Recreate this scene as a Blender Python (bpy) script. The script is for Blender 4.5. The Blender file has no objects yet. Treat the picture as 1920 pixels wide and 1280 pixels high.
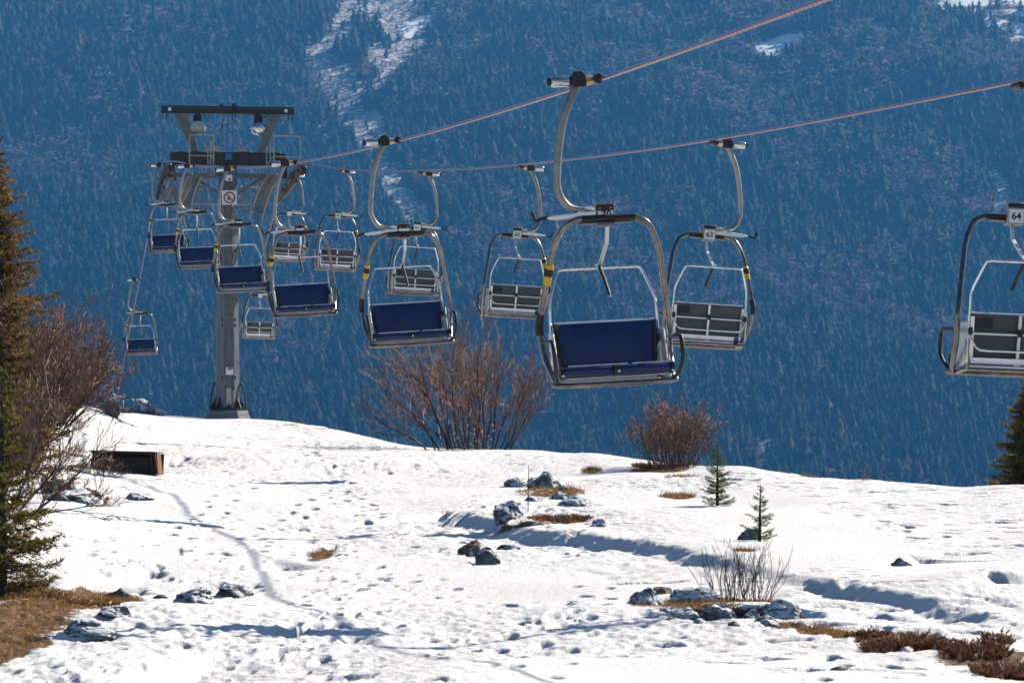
import bpy, math, random
import numpy as np
from mathutils import Vector, Matrix, noise as mnoise

# ------------------------------------------------------------------ camera, sky, sun, exposure
SC = bpy.context.scene
COL = SC.collection
F = 5333.0                     # focal length in photograph pixels (1920 wide)
R = math.radians
PI = math.pi

cam_d = bpy.data.cameras.new('camera')
cam = bpy.data.objects.new('camera', cam_d)
COL.objects.link(cam)
cam_d.sensor_width = 36.0
cam_d.sensor_fit = 'HORIZONTAL'
cam_d.lens = 36.0 * F / 1920.0
cam_d.clip_start = 0.5
cam_d.clip_end = 20000
cam.location = (0, 0, 0)
cam.rotation_euler = (R(90), 0, 0)
cam_d.dof.use_dof = True
cam_d.dof.focus_distance = 38
cam_d.dof.aperture_fstop = 5.6
SC.camera = cam

SUN_AZ = Vector((0.80, 0.60)).normalized()      # horizontal direction towards the sun
SUN_EL = R(34)
world = bpy.data.worlds.new('World')
SC.world = world
world.use_nodes = True
wn = world.node_tree.nodes
bg = wn['Background']
sky = wn.new('ShaderNodeTexSky')
sky.sky_type = 'NISHITA'
sky.sun_disc = False
sky.sun_elevation = SUN_EL
sky.sun_rotation = math.atan2(SUN_AZ.x, SUN_AZ.y)
sky.altitude = 2200
sky.dust_density = 0.3
sky.ozone_density = 3.0
world.node_tree.links.new(sky.outputs['Color'], bg.inputs['Color'])
bg.inputs['Strength'].default_value = 0.08

sun_d = bpy.data.lights.new('sun', 'SUN')
sun_d.energy = 5.0
sun_d.angle = R(0.5)
sun_d.color = (1.0, 0.93, 0.83)
sun = bpy.data.objects.new('sun', sun_d)
COL.objects.link(sun)
L = Vector((SUN_AZ.x * math.cos(SUN_EL), SUN_AZ.y * math.cos(SUN_EL), math.sin(SUN_EL)))
sun.rotation_euler = L.to_track_quat('Z', 'Y').to_euler()
sun.location = (60, 40, 80)

SC.view_settings.view_transform = 'Standard'
SC.view_settings.look = 'None'
SC.view_settings.exposure = 0.68
SC.view_settings.gamma = 1
SC.view_settings.use_curve_mapping = False
SC.render.engine = 'CYCLES'
SC.cycles.use_denoising = True
SC.cycles.max_bounces = 6
SC.cycles.diffuse_bounces = 0
SC.cycles.glossy_bounces = 3
SC.cycles.volume_bounces = 0
SC.cycles.transparent_max_bounces = 8

# ------------------------------------------------------------------ helpers
def tag(o, label=None, cat=None, group=None, kind=None):
    if label: o['label'] = label
    if cat: o['category'] = cat
    if group: o['group'] = group
    if kind: o['kind'] = kind
    return o

def empty(name, loc=(0, 0, 0), rot=(0, 0, 0)):
    o = bpy.data.objects.new(name, None)
    o.empty_display_size = 0.2
    COL.objects.link(o)
    o.location = loc
    o.rotation_euler = rot
    return o

def cr(pts, n=6):
    """Catmull-Rom through points"""
    P = [Vector(p) for p in pts]
    P = [P[0] * 2 - P[1]] + P + [P[-1] * 2 - P[-2]]
    out = []
    for i in range(1, len(P) - 2):
        a, b, c, d = P[i - 1], P[i], P[i + 1], P[i + 2]
        for k in range(n):
            t = k / n
            out.append(0.5 * ((2 * b) + (c - a) * t + (2 * a - 5 * b + 4 * c - d) * t * t + (3 * b - a - 3 * c + d) * t ** 3))
    out.append(P[-2])
    return out

class MB:
    def __init__(self):
        self.v = []; self.f = []
    def box(self, c, s, rot=None):
        c = Vector(c); b = len(self.v)
        M = rot if rot is not None else Matrix.Identity(3)
        for dx in (-.5, .5):
            for dy in (-.5, .5):
                for dz in (-.5, .5):
                    self.v.append(tuple(c + M @ Vector((dx * s[0], dy * s[1], dz * s[2]))))
        for q in ((0, 1, 3, 2), (4, 6, 7, 5), (0, 4, 5, 1), (2, 3, 7, 6), (0, 2, 6, 4), (1, 5, 7, 3)):
            self.f.append(tuple(b + i for i in q))
        return self
    def bar(self, p0, p1, w, h):
        """box beam between two points"""
        p0, p1 = Vector(p0), Vector(p1); d = p1 - p0
        M = d.to_track_quat('X', 'Z').to_matrix()
        return self.box((p0 + p1) / 2, (d.length, w, h), M)
    def tube(self, pts, r, n=8, caps=True, flat=None):
        P = [Vector(p) for p in pts]; m = len(P)
        rr = r if hasattr(r, '__len__') else [r] * m
        b = len(self.v)
        up = None
        for i in range(m):
            t = (P[min(i + 1, m - 1)] - P[max(i - 1, 0)])
            if t.length < 1e-9: t = Vector((0, 0, 1))
            t.normalize()
            if up is None:
                a = Vector((0, 0, 1)) if abs(t.z) < .9 else Vector((1, 0, 0))
                up = (a - t * a.dot(t)).normalized()
            else:
                up = up - t * up.dot(t)
                up = up.normalized() if up.length > 1e-6 else t.orthogonal().normalized()
            s = t.cross(up)
            for k in range(n):
                a = 2 * PI * k / n
                self.v.append(tuple(P[i] + (up * math.cos(a) + s * math.sin(a)) * rr[i]))
        for i in range(m - 1):
            for k in range(n):
                k2 = (k + 1) % n
                self.f.append((b + i * n + k, b + i * n + k2, b + (i + 1) * n + k2, b + (i + 1) * n + k))
        if caps:
            self.f.append(tuple(b + k for k in range(n))[::-1])
            self.f.append(tuple(b + (m - 1) * n + k for k in range(n)))
        return self
    def lathe(self, prof, c, axis=(0, 0, 1), n=16):
        """prof: (radius, height) pairs along axis from c"""
        ax = Vector(axis).normalized(); u = ax.orthogonal().normalized(); w = ax.cross(u); c = Vector(c)
        b = len(self.v)
        for (r, h) in prof:
            for k in range(n):
                a = 2 * PI * k / n
                self.v.append(tuple(c + ax * h + (u * math.cos(a) + w * math.sin(a)) * max(r, 1e-4)))
        for i in range(len(prof) - 1):
            for k in range(n):
                k2 = (k + 1) % n
                self.f.append((b + i * n + k, b + i * n + k2, b + (i + 1) * n + k2, b + (i + 1) * n + k))
        self.f.append(tuple(b + k for k in range(n))[::-1])
        self.f.append(tuple(b + (len(prof) - 1) * n + k for k in range(n)))
        return self
    def prism(self, poly, d):
        """poly: list of 3D points, extruded by vector d"""
        b = len(self.v); n = len(poly); d = Vector(d)
        for p in poly: self.v.append(tuple(p))
        for p in poly: self.v.append(tuple(Vector(p) + d))
        self.f.append(tuple(b + i for i in range(n))[::-1])
        self.f.append(tuple(b + n + i for i in range(n)))
        for i in range(n):
            j = (i + 1) % n
            self.f.append((b + i, b + j, b + n + j, b + n + i))
        return self
    def tri(self, a, b_, c):
        b = len(self.v); self.v += [tuple(a), tuple(b_), tuple(c)]; self.f.append((b, b + 1, b + 2)); return self
    def build(self, name, mat, parent=None, smooth=True, bevel=0):
        me = bpy.data.meshes.new(name)
        me.from_pydata(self.v, [], self.f)
        me.materials.append(mat)
        if smooth:
            me.polygons.foreach_set('use_smooth', [True] * len(me.polygons))
        me.update()
        o = bpy.data.objects.new(name, me)
        COL.objects.link(o)
        if parent: o.parent = parent
        if smooth:
            try: me.set_sharp_from_angle(angle=R(38))
            except Exception: pass
        if bevel:
            m = o.modifiers.new('bevel', 'BEVEL'); m.width = bevel; m.segments = 2; m.limit_method = 'ANGLE'
        return o

def np_mesh(name, V, Fc, mat, attrs=None, smooth=True):
    """V (n,3) float, Fc (m,k) int"""
    me = bpy.data.meshes.new(name)
    n, m, k = len(V), len(Fc), Fc.shape[1]
    me.vertices.add(n); me.vertices.foreach_set('co', np.ascontiguousarray(V, dtype=np.float32).ravel())
    me.loops.add(m * k); me.loops.foreach_set('vertex_index', np.ascontiguousarray(Fc, dtype=np.int32).ravel())
    me.polygons.add(m)
    me.polygons.foreach_set('loop_start', np.arange(0, m * k, k, dtype=np.int32))
    me.polygons.foreach_set('loop_total', np.full(m, k, dtype=np.int32))
    me.update(calc_edges=True)
    if smooth: me.polygons.foreach_set('use_smooth', np.ones(m, dtype=bool))
    for an, arr in (attrs or {}).items():
        if arr.ndim == 1:
            a = me.attributes.new(an, 'FLOAT', 'POINT'); a.data.foreach_set('value', arr.astype(np.float32))
        else:
            a = me.attributes.new(an, 'FLOAT_COLOR', 'POINT'); a.data.foreach_set('color', arr.astype(np.float32).ravel())
    me.materials.append(mat)
    me.validate()
    o = bpy.data.objects.new(name, me)
    COL.objects.link(o)
    return o

# ------------------------------------------------------------------ materials
class NT:
    def __init__(self, name):
        self.m = bpy.data.materials.new(name); self.m.use_nodes = True
        self.t = self.m.node_tree; self.n = self.t.nodes; self.bsdf = self.n['Principled BSDF']
    def new(self, t, **kw):
        x = self.n.new(t)
        for k, v in kw.items(): setattr(x, k, v)
        return x
    def link(self, a, b): self.t.links.new(a, b)
    def noise(self, scale, detail=4, rough=.6, coord='Object', vec=None):
        x = self.new('ShaderNodeTexNoise'); x.inputs['Scale'].default_value = scale
        x.inputs['Detail'].default_value = detail; x.inputs['Roughness'].default_value = rough
        if vec is None:
            tc = self.new('ShaderNodeTexCoord'); vec = tc.outputs[coord]
        self.link(vec, x.inputs['Vector']); return x.outputs['Fac']
    def ramp(self, fac, stops):
        x = self.new('ShaderNodeValToRGB')
        e = x.color_ramp.elements
        while len(e) < len(stops): e.new(.5)
        for i, (p, c) in enumerate(stops):
            e[i].position = p; e[i].color = (c[0], c[1], c[2], 1) if hasattr(c, '__len__') else (c, c, c, 1)
        self.link(fac, x.inputs['Fac']); return x.outputs['Color']
    def mix(self, fac, a, b):
        x = self.new('ShaderNodeMix', data_type='RGBA')
        for s, val in ((0, fac), (6, a), (7, b)):
            if hasattr(val, 'is_linked'): self.link(val, x.inputs[s])
            elif hasattr(val, '__len__'): x.inputs[s].default_value = (*val, 1)
            else: x.inputs[s].default_value = val
        return x.outputs[2]
    def math(self, op, a, b=0, clamp=False):
        x = self.new('ShaderNodeMath', operation=op); x.use_clamp = clamp
        for s, val in ((0, a), (1, b)):
            if hasattr(val, 'is_linked'): self.link(val, x.inputs[s])
            else: x.inputs[s].default_value = val
        return x.outputs[0]
    def bump(self, h, strength=.3, dist=.02):
        x = self.new('ShaderNodeBump'); x.inputs['Strength'].default_value = strength; x.inputs['Distance'].default_value = dist
        self.link(h, x.inputs['Height']); self.link(x.outputs['Normal'], self.bsdf.inputs['Normal'])
    def attr(self, name):
        x = self.new('ShaderNodeAttribute'); x.attribute_name = name; return x
    def set(self, **kw):
        for k, v in kw.items(): self.bsdf.inputs[k.replace('_', ' ')].default_value = v
        return self

def worn(name, c1, c2, scale=9, rough=.5, metal=0.0, bump=0.0, stretch=None):
    n = NT(name)
    vec = None
    if stretch:
        tc = n.new('ShaderNodeTexCoord'); mp = n.new('ShaderNodeMapping'); mp.inputs['Scale'].default_value = stretch
        n.link(tc.outputs['Object'], mp.inputs['Vector']); vec = mp.outputs['Vector']
    if vec is None:
        tc = n.new('ShaderNodeTexCoord'); vec = tc.outputs['Object']
    oi = n.new('ShaderNodeObjectInfo'); va = n.new('ShaderNodeVectorMath', operation='ADD'); n.link(vec, va.inputs[0])
    n.link(n.math('MULTIPLY', oi.outputs['Random'], 40), va.inputs[1])
    f = n.noise(scale, 6, .7, vec=va.outputs[0])
    hs = n.new('ShaderNodeHueSaturation'); n.link(n.ramp(f, [(.3, c1), (.7, c2)]), hs.inputs['Color'])
    n.link(n.math('ADD', n.math('MULTIPLY', oi.outputs['Random'], .3), .85), hs.inputs['Value'])
    n.link(hs.outputs['Color'], n.bsdf.inputs['Base Color'])
    n.set(Roughness=rough, Metallic=metal)
    n.link(n.ramp(f, [(.2, rough * .75), (.8, min(1, rough * 1.25))]), n.bsdf.inputs['Roughness'])
    if bump: n.bump(f, bump, .01)
    return n.m

M = {}
M['galv'] = worn('galvanised_steel', (.22, .20, .185), (.38, .355, .33), 7, .42, .75, .1)
M['frame'] = worn('tube_steel', (.10, .086, .076), (.27, .245, .225), 5, .25, .85)
M['chrome'] = worn('bright_steel', (.42, .42, .43), (.66, .66, .67), 8, .22, .9)
M['white'] = worn('white_painted_metal', (.78, .76, .72), (.90, .89, .86), 14, .42, .55)
M['black'] = worn('black_rubber', (.004, .004, .005), (.012, .012, .013), 30, .6)
M['blue'] = worn('blue_vinyl', (.003, .014, .078), (.007, .031, .14), 3.5, .4, 0, .4)
M['bluelite'] = worn('blue_vinyl_edge', (.006, .022, .10), (.01, .032, .14), 8, .4)
M['grey'] = worn('grey_panel', (.06, .061, .066), (.105, .107, .112), 4, .45)
M['seatback'] = worn('pale_seat_underside', (.55, .56, .72), (.75, .76, .86), 6, .38, .55)
M['yellow'] = worn('yellow_tape', (.80, .47, .01), (.95, .62, .02), 20, .45, .4)
M['plate'] = worn('number_plate_paint', (.84, .83, .82), (.92, .91, .90), 20, .42, .55)
M['brass'] = worn('brass_grip', (.45, .36, .2), (.6, .5, .3), 12, .4, .7)
M['mast'] = worn('mast_steel', (.11, .113, .118), (.26, .26, .262), 2.2, .5, .35, .15, (3, 3, .35))
M['mastdark'] = worn('dark_steel', (.016, .015, .016), (.045, .042, .042), 4, .5, .3)
M['beam'] = worn('weathered_beam', (.10, .10, .102), (.24, .235, .23), 3, .5, .3)
M['tan'] = worn('tan_painted_beam', (.26, .18, .13), (.42, .31, .24), 5, .5)
M['rocker'] = worn('rusty_rocker', (.06, .045, .035), (.24, .16, .11), 5, .6, .3)
M['concrete'] = worn('concrete', (.22, .21, .2), (.36, .35, .33), 6, .9, 0, .3)
M['signwhite'] = worn('sign_face', (.80, .78, .76), (.90, .89, .87), 12, .42, .5)
M['signred'] = worn('sign_red', (.45, .03, .025), (.6, .06, .05), 12, .4)
M['pink'] = worn('faded_pink_print', (.55, .14, .2), (.7, .3, .35), 12, .5)
M['bluebox'] = worn('blue_box_paint', (.03, .2, .5), (.05, .28, .62), 8, .4)
M['lampface'] = worn('lamp_reflector', (.62, .57, .45), (.82, .78, .66), 10, .35)
M['rope'] = None
n = NT('wire_rope')
tc = n.new('ShaderNodeTexCoord'); mp = n.new('ShaderNodeMapping'); mp.inputs['Rotation'].default_value = (0, R(40), 0)
n.link(tc.outputs['Object'], mp.inputs['Vector'])
wv = n.new('ShaderNodeTexWave'); wv.inputs['Scale'].default_value = 22; wv.inputs['Distortion'].default_value = .3
n.link(mp.outputs['Vector'], wv.inputs['Vector'])
n.link(n.ramp(wv.outputs['Fac'], [(.1, (.24, .12, .17)), (.8, (.44, .28, .36))]), n.bsdf.inputs['Base Color'])
n.bump(wv.outputs['Fac'], .25, .004)
n.set(Roughness=.3, Metallic=.5)
M['rope'] = n.m
M['wood_dark'] = worn('old_dark_board', (.045, .03, .022), (.16, .10, .065), 6, .85, 0, .3, (1, 1, 8))
M['wood_orange'] = worn('orange_stained_board', (.10, .045, .018), (.26, .12, .04), 8, .8, 0, .3, (1, 1, 6))
M['tarp'] = worn('slate_roof_felt', (.035, .045, .06), (.07, .085, .1), 8, .6)
M['bark'] = worn('grey_brown_bark', (.035, .024, .02), (.09, .06, .05), 18, .9, 0, .3)
M['twig'] = worn('red_brown_twig', (.34, .145, .08), (.60, .31, .19), 4, .7)
M['twig2'] = worn('tan_orange_twig', (.32, .15, .085), (.60, .32, .19), 4, .7)
M['twigdark'] = worn('dark_twig', (.11, .06, .04), (.28, .155, .105), 6, .7)
M['deadleaf'] = worn('dry_orange_leaf', (.30, .11, .035), (.5, .22, .08), 14, .7)

def leafy(name, c1, c2, c3, scale=2.2, trans=.25):
    n = NT(name)
    f = n.noise(scale, 3, .7)
    c = n.ramp(f, [(.3, c1), (.5, c2), (.72, c3)])
    n.link(c, n.bsdf.inputs['Base Color']); n.set(Roughness=.65)
    tr = n.new('ShaderNodeBsdfTranslucent'); n.link(c, tr.inputs['Color'])
    mx = n.new('ShaderNodeMixShader'); mx.inputs[0].default_value = trans
    n.link(n.bsdf.outputs[0], mx.inputs[1]); n.link(tr.outputs[0], mx.inputs[2])
    n.link(mx.outputs[0], n.n['Material Output'].inputs['Surface'])
    return n.m
M['needle'] = leafy('spruce_needles', (.04, .044, .010), (.13, .105, .02), (.36, .22, .04), 3, .5)
M['needle_brown'] = leafy('sunburnt_needles', (.045, .035, .010), (.16, .095, .022), (.34, .18, .04), 2.4, .45)
M['needle_young'] = leafy('young_fir_needles', (.05, .07, .015), (.10, .12, .025), (.2, .2, .05), 9, .35)
M['drygrass'] = leafy('dry_grass', (.10, .05, .016), (.34, .165, .045), (.54, .36, .13), 3.5, .35)
M['heather'] = leafy('brown_heather', (.10, .035, .02), (.24, .085, .04), (.20, .15, .045), 7, .35)

# snow
n = NT('spring_snow')
a = n.attr('bare')
tc = n.new('ShaderNodeTexCoord')
ns = n.noise(9, 6, .7, vec=tc.outputs['Object'])
fac = n.math('ADD', a.outputs['Fac'], n.math('MULTIPLY', n.math('SUBTRACT', ns, .5), 1.0))
fac = n.ramp(fac, [(.46, 0), (.56, 1)])
soil = n.ramp(n.noise(22, 5, .75, vec=tc.outputs['Object']), [(.34, (.022, .014, .009)), (.46, (.13, .065, .025)), (.58, (.24, .13, .05)), (.68, (.38, .24, .11))])
sn = n.ramp(n.noise(.8, 4, .6, vec=tc.outputs['Object']), [(.3, (.80, .765, .725)), (.7, (.87, .845, .815))])
spk = n.noise(30, 4, .65, vec=tc.outputs['Object'])
sn = n.mix(n.ramp(spk, [(.64, 0), (.72, .6)]), sn, (.25, .2, .16))
n.link(n.mix(fac, sn, soil), n.bsdf.inputs['Base Color'])
n.set(Roughness=.7)
n.bsdf.inputs['Specular IOR Level'].default_value = .25
hb = n.math('ADD', n.noise(14, 5, .7, vec=tc.outputs['Object']), n.math('MULTIPLY', n.noise(60, 3, .6, vec=tc.outputs['Object']), .3))
n.bump(hb, .6, .04)
M['snow'] = n.m

# rock with snow lying in its upper hollows
n = NT('limestone_rock')
tc = n.new('ShaderNodeTexCoord')
f1 = n.noise(5, 8, .75, vec=tc.outputs['Object'])
rk = n.ramp(f1, [(.32, (.02, .018, .017)), (.43, (.13, .12, .11)), (.53, (.36, .34, .32)), (.75, (.56, .54, .51))])
geo = n.new('ShaderNodeNewGeometry'); sep = n.new('ShaderNodeSeparateXYZ')
n.link(geo.outputs['Normal'], sep.inputs[0])
sm = n.math('ADD', sep.outputs['Z'], n.math('MULTIPLY', n.math('SUBTRACT', n.noise(4.5, 6, .7, vec=tc.outputs['Object']), .5), 2.4))
n.link(n.mix(n.ramp(sm, [(.42, 0), (.48, 1)]), rk, (.8, .79, .78)), n.bsdf.inputs['Base Color'])
n.set(Roughness=.9); n.bump(f1, .8, .04)
M['rock'] = n.m
n = NT('bare_rock')
tc = n.new('ShaderNodeTexCoord')
f1 = n.noise(6, 8, .75, vec=tc.outputs['Object'])
n.link(n.ramp(f1, [(.30, (.03, .022, .017)), (.46, (.17, .135, .105)), (.62, (.40, .34, .28))]), n.bsdf.inputs['Base Color'])
n.set(Roughness=.9); n.bump(f1, .9, .04)
M['rockbare'] = n.m

# far mountainside: dark forest floor, snow and scree where the attribute says so
n = NT('mountain_ground')
a = n.attr('scree')
tc = n.new('ShaderNodeTexCoord')
f1 = n.noise(.06, 8, .75, vec=tc.outputs['Object'])
fac = n.math('ADD', a.outputs['Fac'], n.math('MULTIPLY', n.math('SUBTRACT', f1, .5), 1.2))
b = n.attr('snowfield')
flo = n.ramp(n.noise(.02, 6, .7, vec=tc.outputs['Object']), [(.3, (.025, .026, .022)), (.7, (.075, .062, .05))])
scr = n.ramp(n.noise(.16, 5, .8, vec=tc.outputs['Object']), [(.40, (.12, .105, .10)), (.52, (.34, .30, .28)), (.60, (.80, .78, .77))])
c = n.mix(n.ramp(fac, [(.42, 0), (.6, 1)]), flo, scr)
c = n.mix(n.ramp(b.outputs['Fac'], [(.4, 0), (.6, 1)]), c, (.82, .82, .82))
n.link(c, n.bsdf.inputs['Base Color']); n.set(Roughness=.9)
M['mountain'] = n.m
n = NT('forest_crowns')
a = n.attr('tint')
n.link(a.outputs['Color'], n.bsdf.inputs['Base Color']); n.set(Roughness=.8)
n.bsdf.inputs['Specular IOR Level'].default_value = .1
tr = n.new('ShaderNodeBsdfTranslucent'); n.link(a.outputs['Color'], tr.inputs['Color'])
mxs = n.new('ShaderNodeMixShader'); mxs.inputs[0].default_value = .5
n.link(n.bsdf.outputs[0], mxs.inputs[1]); n.link(tr.outputs[0], mxs.inputs[2]); n.link(mxs.outputs[0], n.n['Material Output'].inputs['Surface'])
M['forest'] = n.m

# ------------------------------------------------------------------ numpy noise
rng = np.random.default_rng(7)
_lat = rng.random((256, 256))
def vnoise(x, y):
    xi = np.floor(x).astype(int); yi = np.floor(y).astype(int)
    fx = x - xi; fy = y - yi
    fx = fx * fx * (3 - 2 * fx); fy = fy * fy * (3 - 2 * fy)
    a = _lat[xi & 255, yi & 255]; b = _lat[(xi + 1) & 255, yi & 255]
    c = _lat[xi & 255, (yi + 1) & 255]; d = _lat[(xi + 1) & 255, (yi + 1) & 255]
    return (a * (1 - fx) + b * fx) * (1 - fy) + (c * (1 - fx) + d * fx) * fy
def fbm(x, y, o=4, g=.5):
    s = 0; a = 1; t = 0
    for k in range(o):
        s = s + a * vnoise(x * 2 ** k + 17.3 * k, y * 2 ** k + 5.1 * k); t += a; a *= g
    return s / t - .5

# ------------------------------------------------------------------ snow ground
RX = np.array([-1200, -400, 0, 60, 120, 200, 250, 300, 380, 460, 530, 600, 680, 750, 800, 900, 1000, 1060, 1110, 1160, 1250, 1310, 1400, 1450, 1530, 1600, 1625, 1660, 1750, 1800, 1870, 1920, 2400, 3200])
RY = np.array([690, 720, 748, 758, 768, 772, 772, 778, 784, 784, 789, 798, 816, 833, 839, 843, 843, 850, 848, 855, 868, 872, 873, 884, 893, 901, 897, 902, 908, 914, 909, 908, 915, 920])
DX = np.array([-1200, 0, 250, 420, 600, 750, 870, 1060, 1270, 1450, 1620, 1800, 1920, 3200])
DD = np.array([80, 82, 90, 93, 86, 72, 66, 62, 56, 51, 48, 46, 45, 45])
_px = np.arange(-1200, 3201, 4.0)
def _smooth(a, sig):
    k = np.arange(-int(3 * sig / 4), int(3 * sig / 4) + 1) * 4.0; w = np.exp(-.5 * (k / sig) ** 2); w /= w.sum()
    return np.convolve(np.pad(a, len(k) // 2, mode='edge'), w, mode='valid')
_DR = _smooth(np.interp(_px, DX, DD), 70)
_YF = _smooth(np.interp(_px, RX, RY), 14)
_YC = _smooth(np.interp(_px, RX, RY), 110)
def ridge(u, coarse=False):
    x = 960 + u * F
    dr = np.interp(x, _px, _DR); yr = np.interp(x, _px, _YC if coarse else _YF)
    return dr, (640 - yr) / F * dr
def zbase(u, d):
    dr, zr = ridge(u)
    near = 19.0; zn = -2.38
    t = np.clip((d - near) / (dr - near), 0, 1)
    _, zc = ridge(u, True)
    q = np.clip((d - (dr - 9)) / 9, 0, 1); q = q * q * (3 - 2 * q)
    z = zn + (zc - zn) * t + (zr - zc) * q
    z = np.where(d < near, zn + (near - d) * .035, z)
    over = np.maximum(d - dr, 0)
    z = z - np.where(over < 14, .09 * over + .0125 * over ** 2, .09 * over + .0125 * 196 + .26 * (over - 14))
    # gentle swells; they fade out towards the crest so that its line stays put
    X = u * d
    fade = np.clip((dr - d) / 8, 0, 1) * np.clip((d - 6) / 12, 0, 1)
    z = z + fade * (.34 * fbm(X / 7 + 3, d / 9 + 8, 2) + .22 * fbm(X / 2.6 + 31, d / 3.2 + 4, 2))
    return z

us = np.concatenate([np.linspace(-.42, -.20, 50)[:-1], np.linspace(-.20, .20, 640), np.linspace(.20, .42, 50)[1:]])
ds = np.concatenate([np.arange(3, 16, .5), np.arange(16, 55, .04), np.arange(55, 98, .11), np.arange(98, 190, 1.8)])
U, D = np.meshgrid(us, ds)          # rows: distance
GX = U * D
GZ0 = zbase(U, D)

def at(px, py):
    """photograph pixel -> (u, d) where the bare ground is met"""
    u = (px - 960) / F; w = (640 - py) / F
    dd = np.arange(15, 100, .05)
    z = zbase(np.full_like(dd, u), dd)
    i = np.argmax(z >= w * dd)       # first ground point at or above the sight line
    d0 = dd[i] if (z >= w * dd).any() else ridge(np.array(u))[0]
    return u, float(d0)

Z = GZ0.copy()
bare = np.zeros_like(Z)
# suncups and wind texture
dmask = np.clip((D - 8) / 8, 0, 1)
dr_all, _ = ridge(U)
edge = .35 + .65 * np.clip((dr_all - D) / 5, 0, 1)
patchy = np.clip(.50 + 2.6 * fbm(GX / 3.6, D / 4.8, 3), .10, 1.5)
rid = lambda x, y: .5 - np.abs(fbm(x, y, 3, .55)) * 2.2
Z += dmask * edge * patchy * (.05 * fbm(GX / .85, D / 1.1, 3) + .036 * rid((GX + .4 * D) / .42 + 9, (D - .4 * GX) / .75) + .032 * fbm(GX / .13 + 5, D / .2, 3, .65) + .034 * rid((GX + .4 * D) / .16 + 40, (D - .4 * GX) / .3))

# long drift bank: near side cut away, so that its steep face looks at the camera
bank_px = [(520, 1040), (560, 1000), (690, 978), (830, 962), (950, 988), (1080, 1006), (1180, 1019), (1330, 1045), (1480, 1078), (1600, 1100), (1700, 1126), (1800, 1152), (1890, 1172)]
bank_h = [.01, .03, .08, .13, .17, .17, .16, .13, .05, .14, .12, .10, .02]

def bank(px_pts, hs, rough=1.0, taper=1.2):
    global Z
    bw = []
    for p in px_pts:
        u, d = at(*p); bw.append((u * d, d))
    best = np.full(Z.shape, 1e9); sgn = np.zeros(Z.shape); hh = np.zeros(Z.shape)
    for i in range(len(bw) - 1):
        (x0, y0), (x1, y1) = bw[i], bw[i + 1]
        ex, ey = x1 - x0, y1 - y0; ll = ex * ex + ey * ey
        t = np.clip(((GX - x0) * ex + (D - y0) * ey) / ll, 0, 1)
        qx, qy = GX - (x0 + t * ex), D - (y0 + t * ey)
        dist = np.hypot(qx, qy); sg = np.sign(ex * qy - ey * qx)              # + on the far side
        m = dist < best
        best = np.where(m, dist, best); sgn = np.where(m, sg, sgn); hh = np.where(m, hs[i] * (1 - t) + hs[i + 1] * t, hh)
    wob = rough * (.40 * fbm(GX / 1.5, D / 1.3, 3) + .16 * fbm(GX / .3, D / .3, 3))
    sd = sgn * best + wob                            # signed distance, far side positive
    near = np.clip((.10 - sd) / .26, 0, 1); near = near * near * (3 - 2 * near)
    Z = Z - hh * near * np.exp(-np.maximum(-sd, 0) / taper) + .05 * hh / .3 * np.exp(-((sd - .3) / .4) ** 2)
    rub = np.exp(-((sd + .7) / .6) ** 2) * np.clip(hh / .15, 0, 1)
    Z = Z + rough * rub * (.13 * fbm(GX / .30, D / .36, 3))
bank(bank_px, bank_h)
bank([(150, 1106), (215, 1076), (300, 1045)], [.02, .20, .02], .3, .7)
bank([(235, 1292), (310, 1246), (405, 1222)], [.06, .26, .03], .3, .9)
bank([(515, 1046), (560, 1056), (612, 1063)], [.02, .10, .01], .6, .5)
bank([(1590, 1128), (1660, 1148), (1700, 1152)], [.01, .07, .01], .8, .5)
bank([(1830, 1112), (1880, 1104), (1940, 1106)], [.02, .12, .08], .8, .6)
bank([(1660, 1062), (1700, 1040), (1745, 1044)], [.02, .14, .02], .8, .5)
bank([(230, 880), (300, 862), (345, 858)], [.02, .16, .02], .2, .8)

WARP = 1.1 * fbm(GX / .16 + 3, D / .2 + 7, 2)
def dent(x, y, rx, ry, dep, ang=0.0, rim=.12):
    d0, d1 = y - 3 * max(rx, ry), y + 3 * max(rx, ry)
    i0, i1 = np.searchsorted(ds, [d0, d1])
    j0, j1 = np.searchsorted(us, [(x - 3 * max(rx, ry)) / y, (x + 3 * max(rx, ry)) / y])
    if i1 <= i0 or j1 <= j0: return
    X = GX[i0:i1, j0:j1] - x; Y = D[i0:i1, j0:j1] - y
    c, s = math.cos(ang), math.sin(ang)
    q = np.sqrt(((X * c + Y * s) / rx) ** 2 + ((-X * s + Y * c) / ry) ** 2) * (1 + WARP[i0:i1, j0:j1])
    Z[i0:i1, j0:j1] += -dep * np.clip(1.25 * np.exp(-q ** 4 * .9), 0, 1) + dep * rim * np.exp(-((q - 1.35) / .3) ** 2)
rr = random.Random(3)
for k in range(13000):
    d = math.sqrt(rr.uniform(18 ** 2, 88 ** 2)); u = rr.uniform(-.19, .19)
    if vnoise(np.array(u * d / 3.0 + 40), np.array(d / 4.0)) < .44: continue
    s = rr.uniform(.018, .05) if k % 7 else rr.uniform(.05, .10)
    dent(u * d, d, s * rr.uniform(1.2, 3.0), s, rr.uniform(.5, 1.0) * s, (1.15 if u < .02 else -.35) + rr.uniform(-.35, .35))
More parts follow.
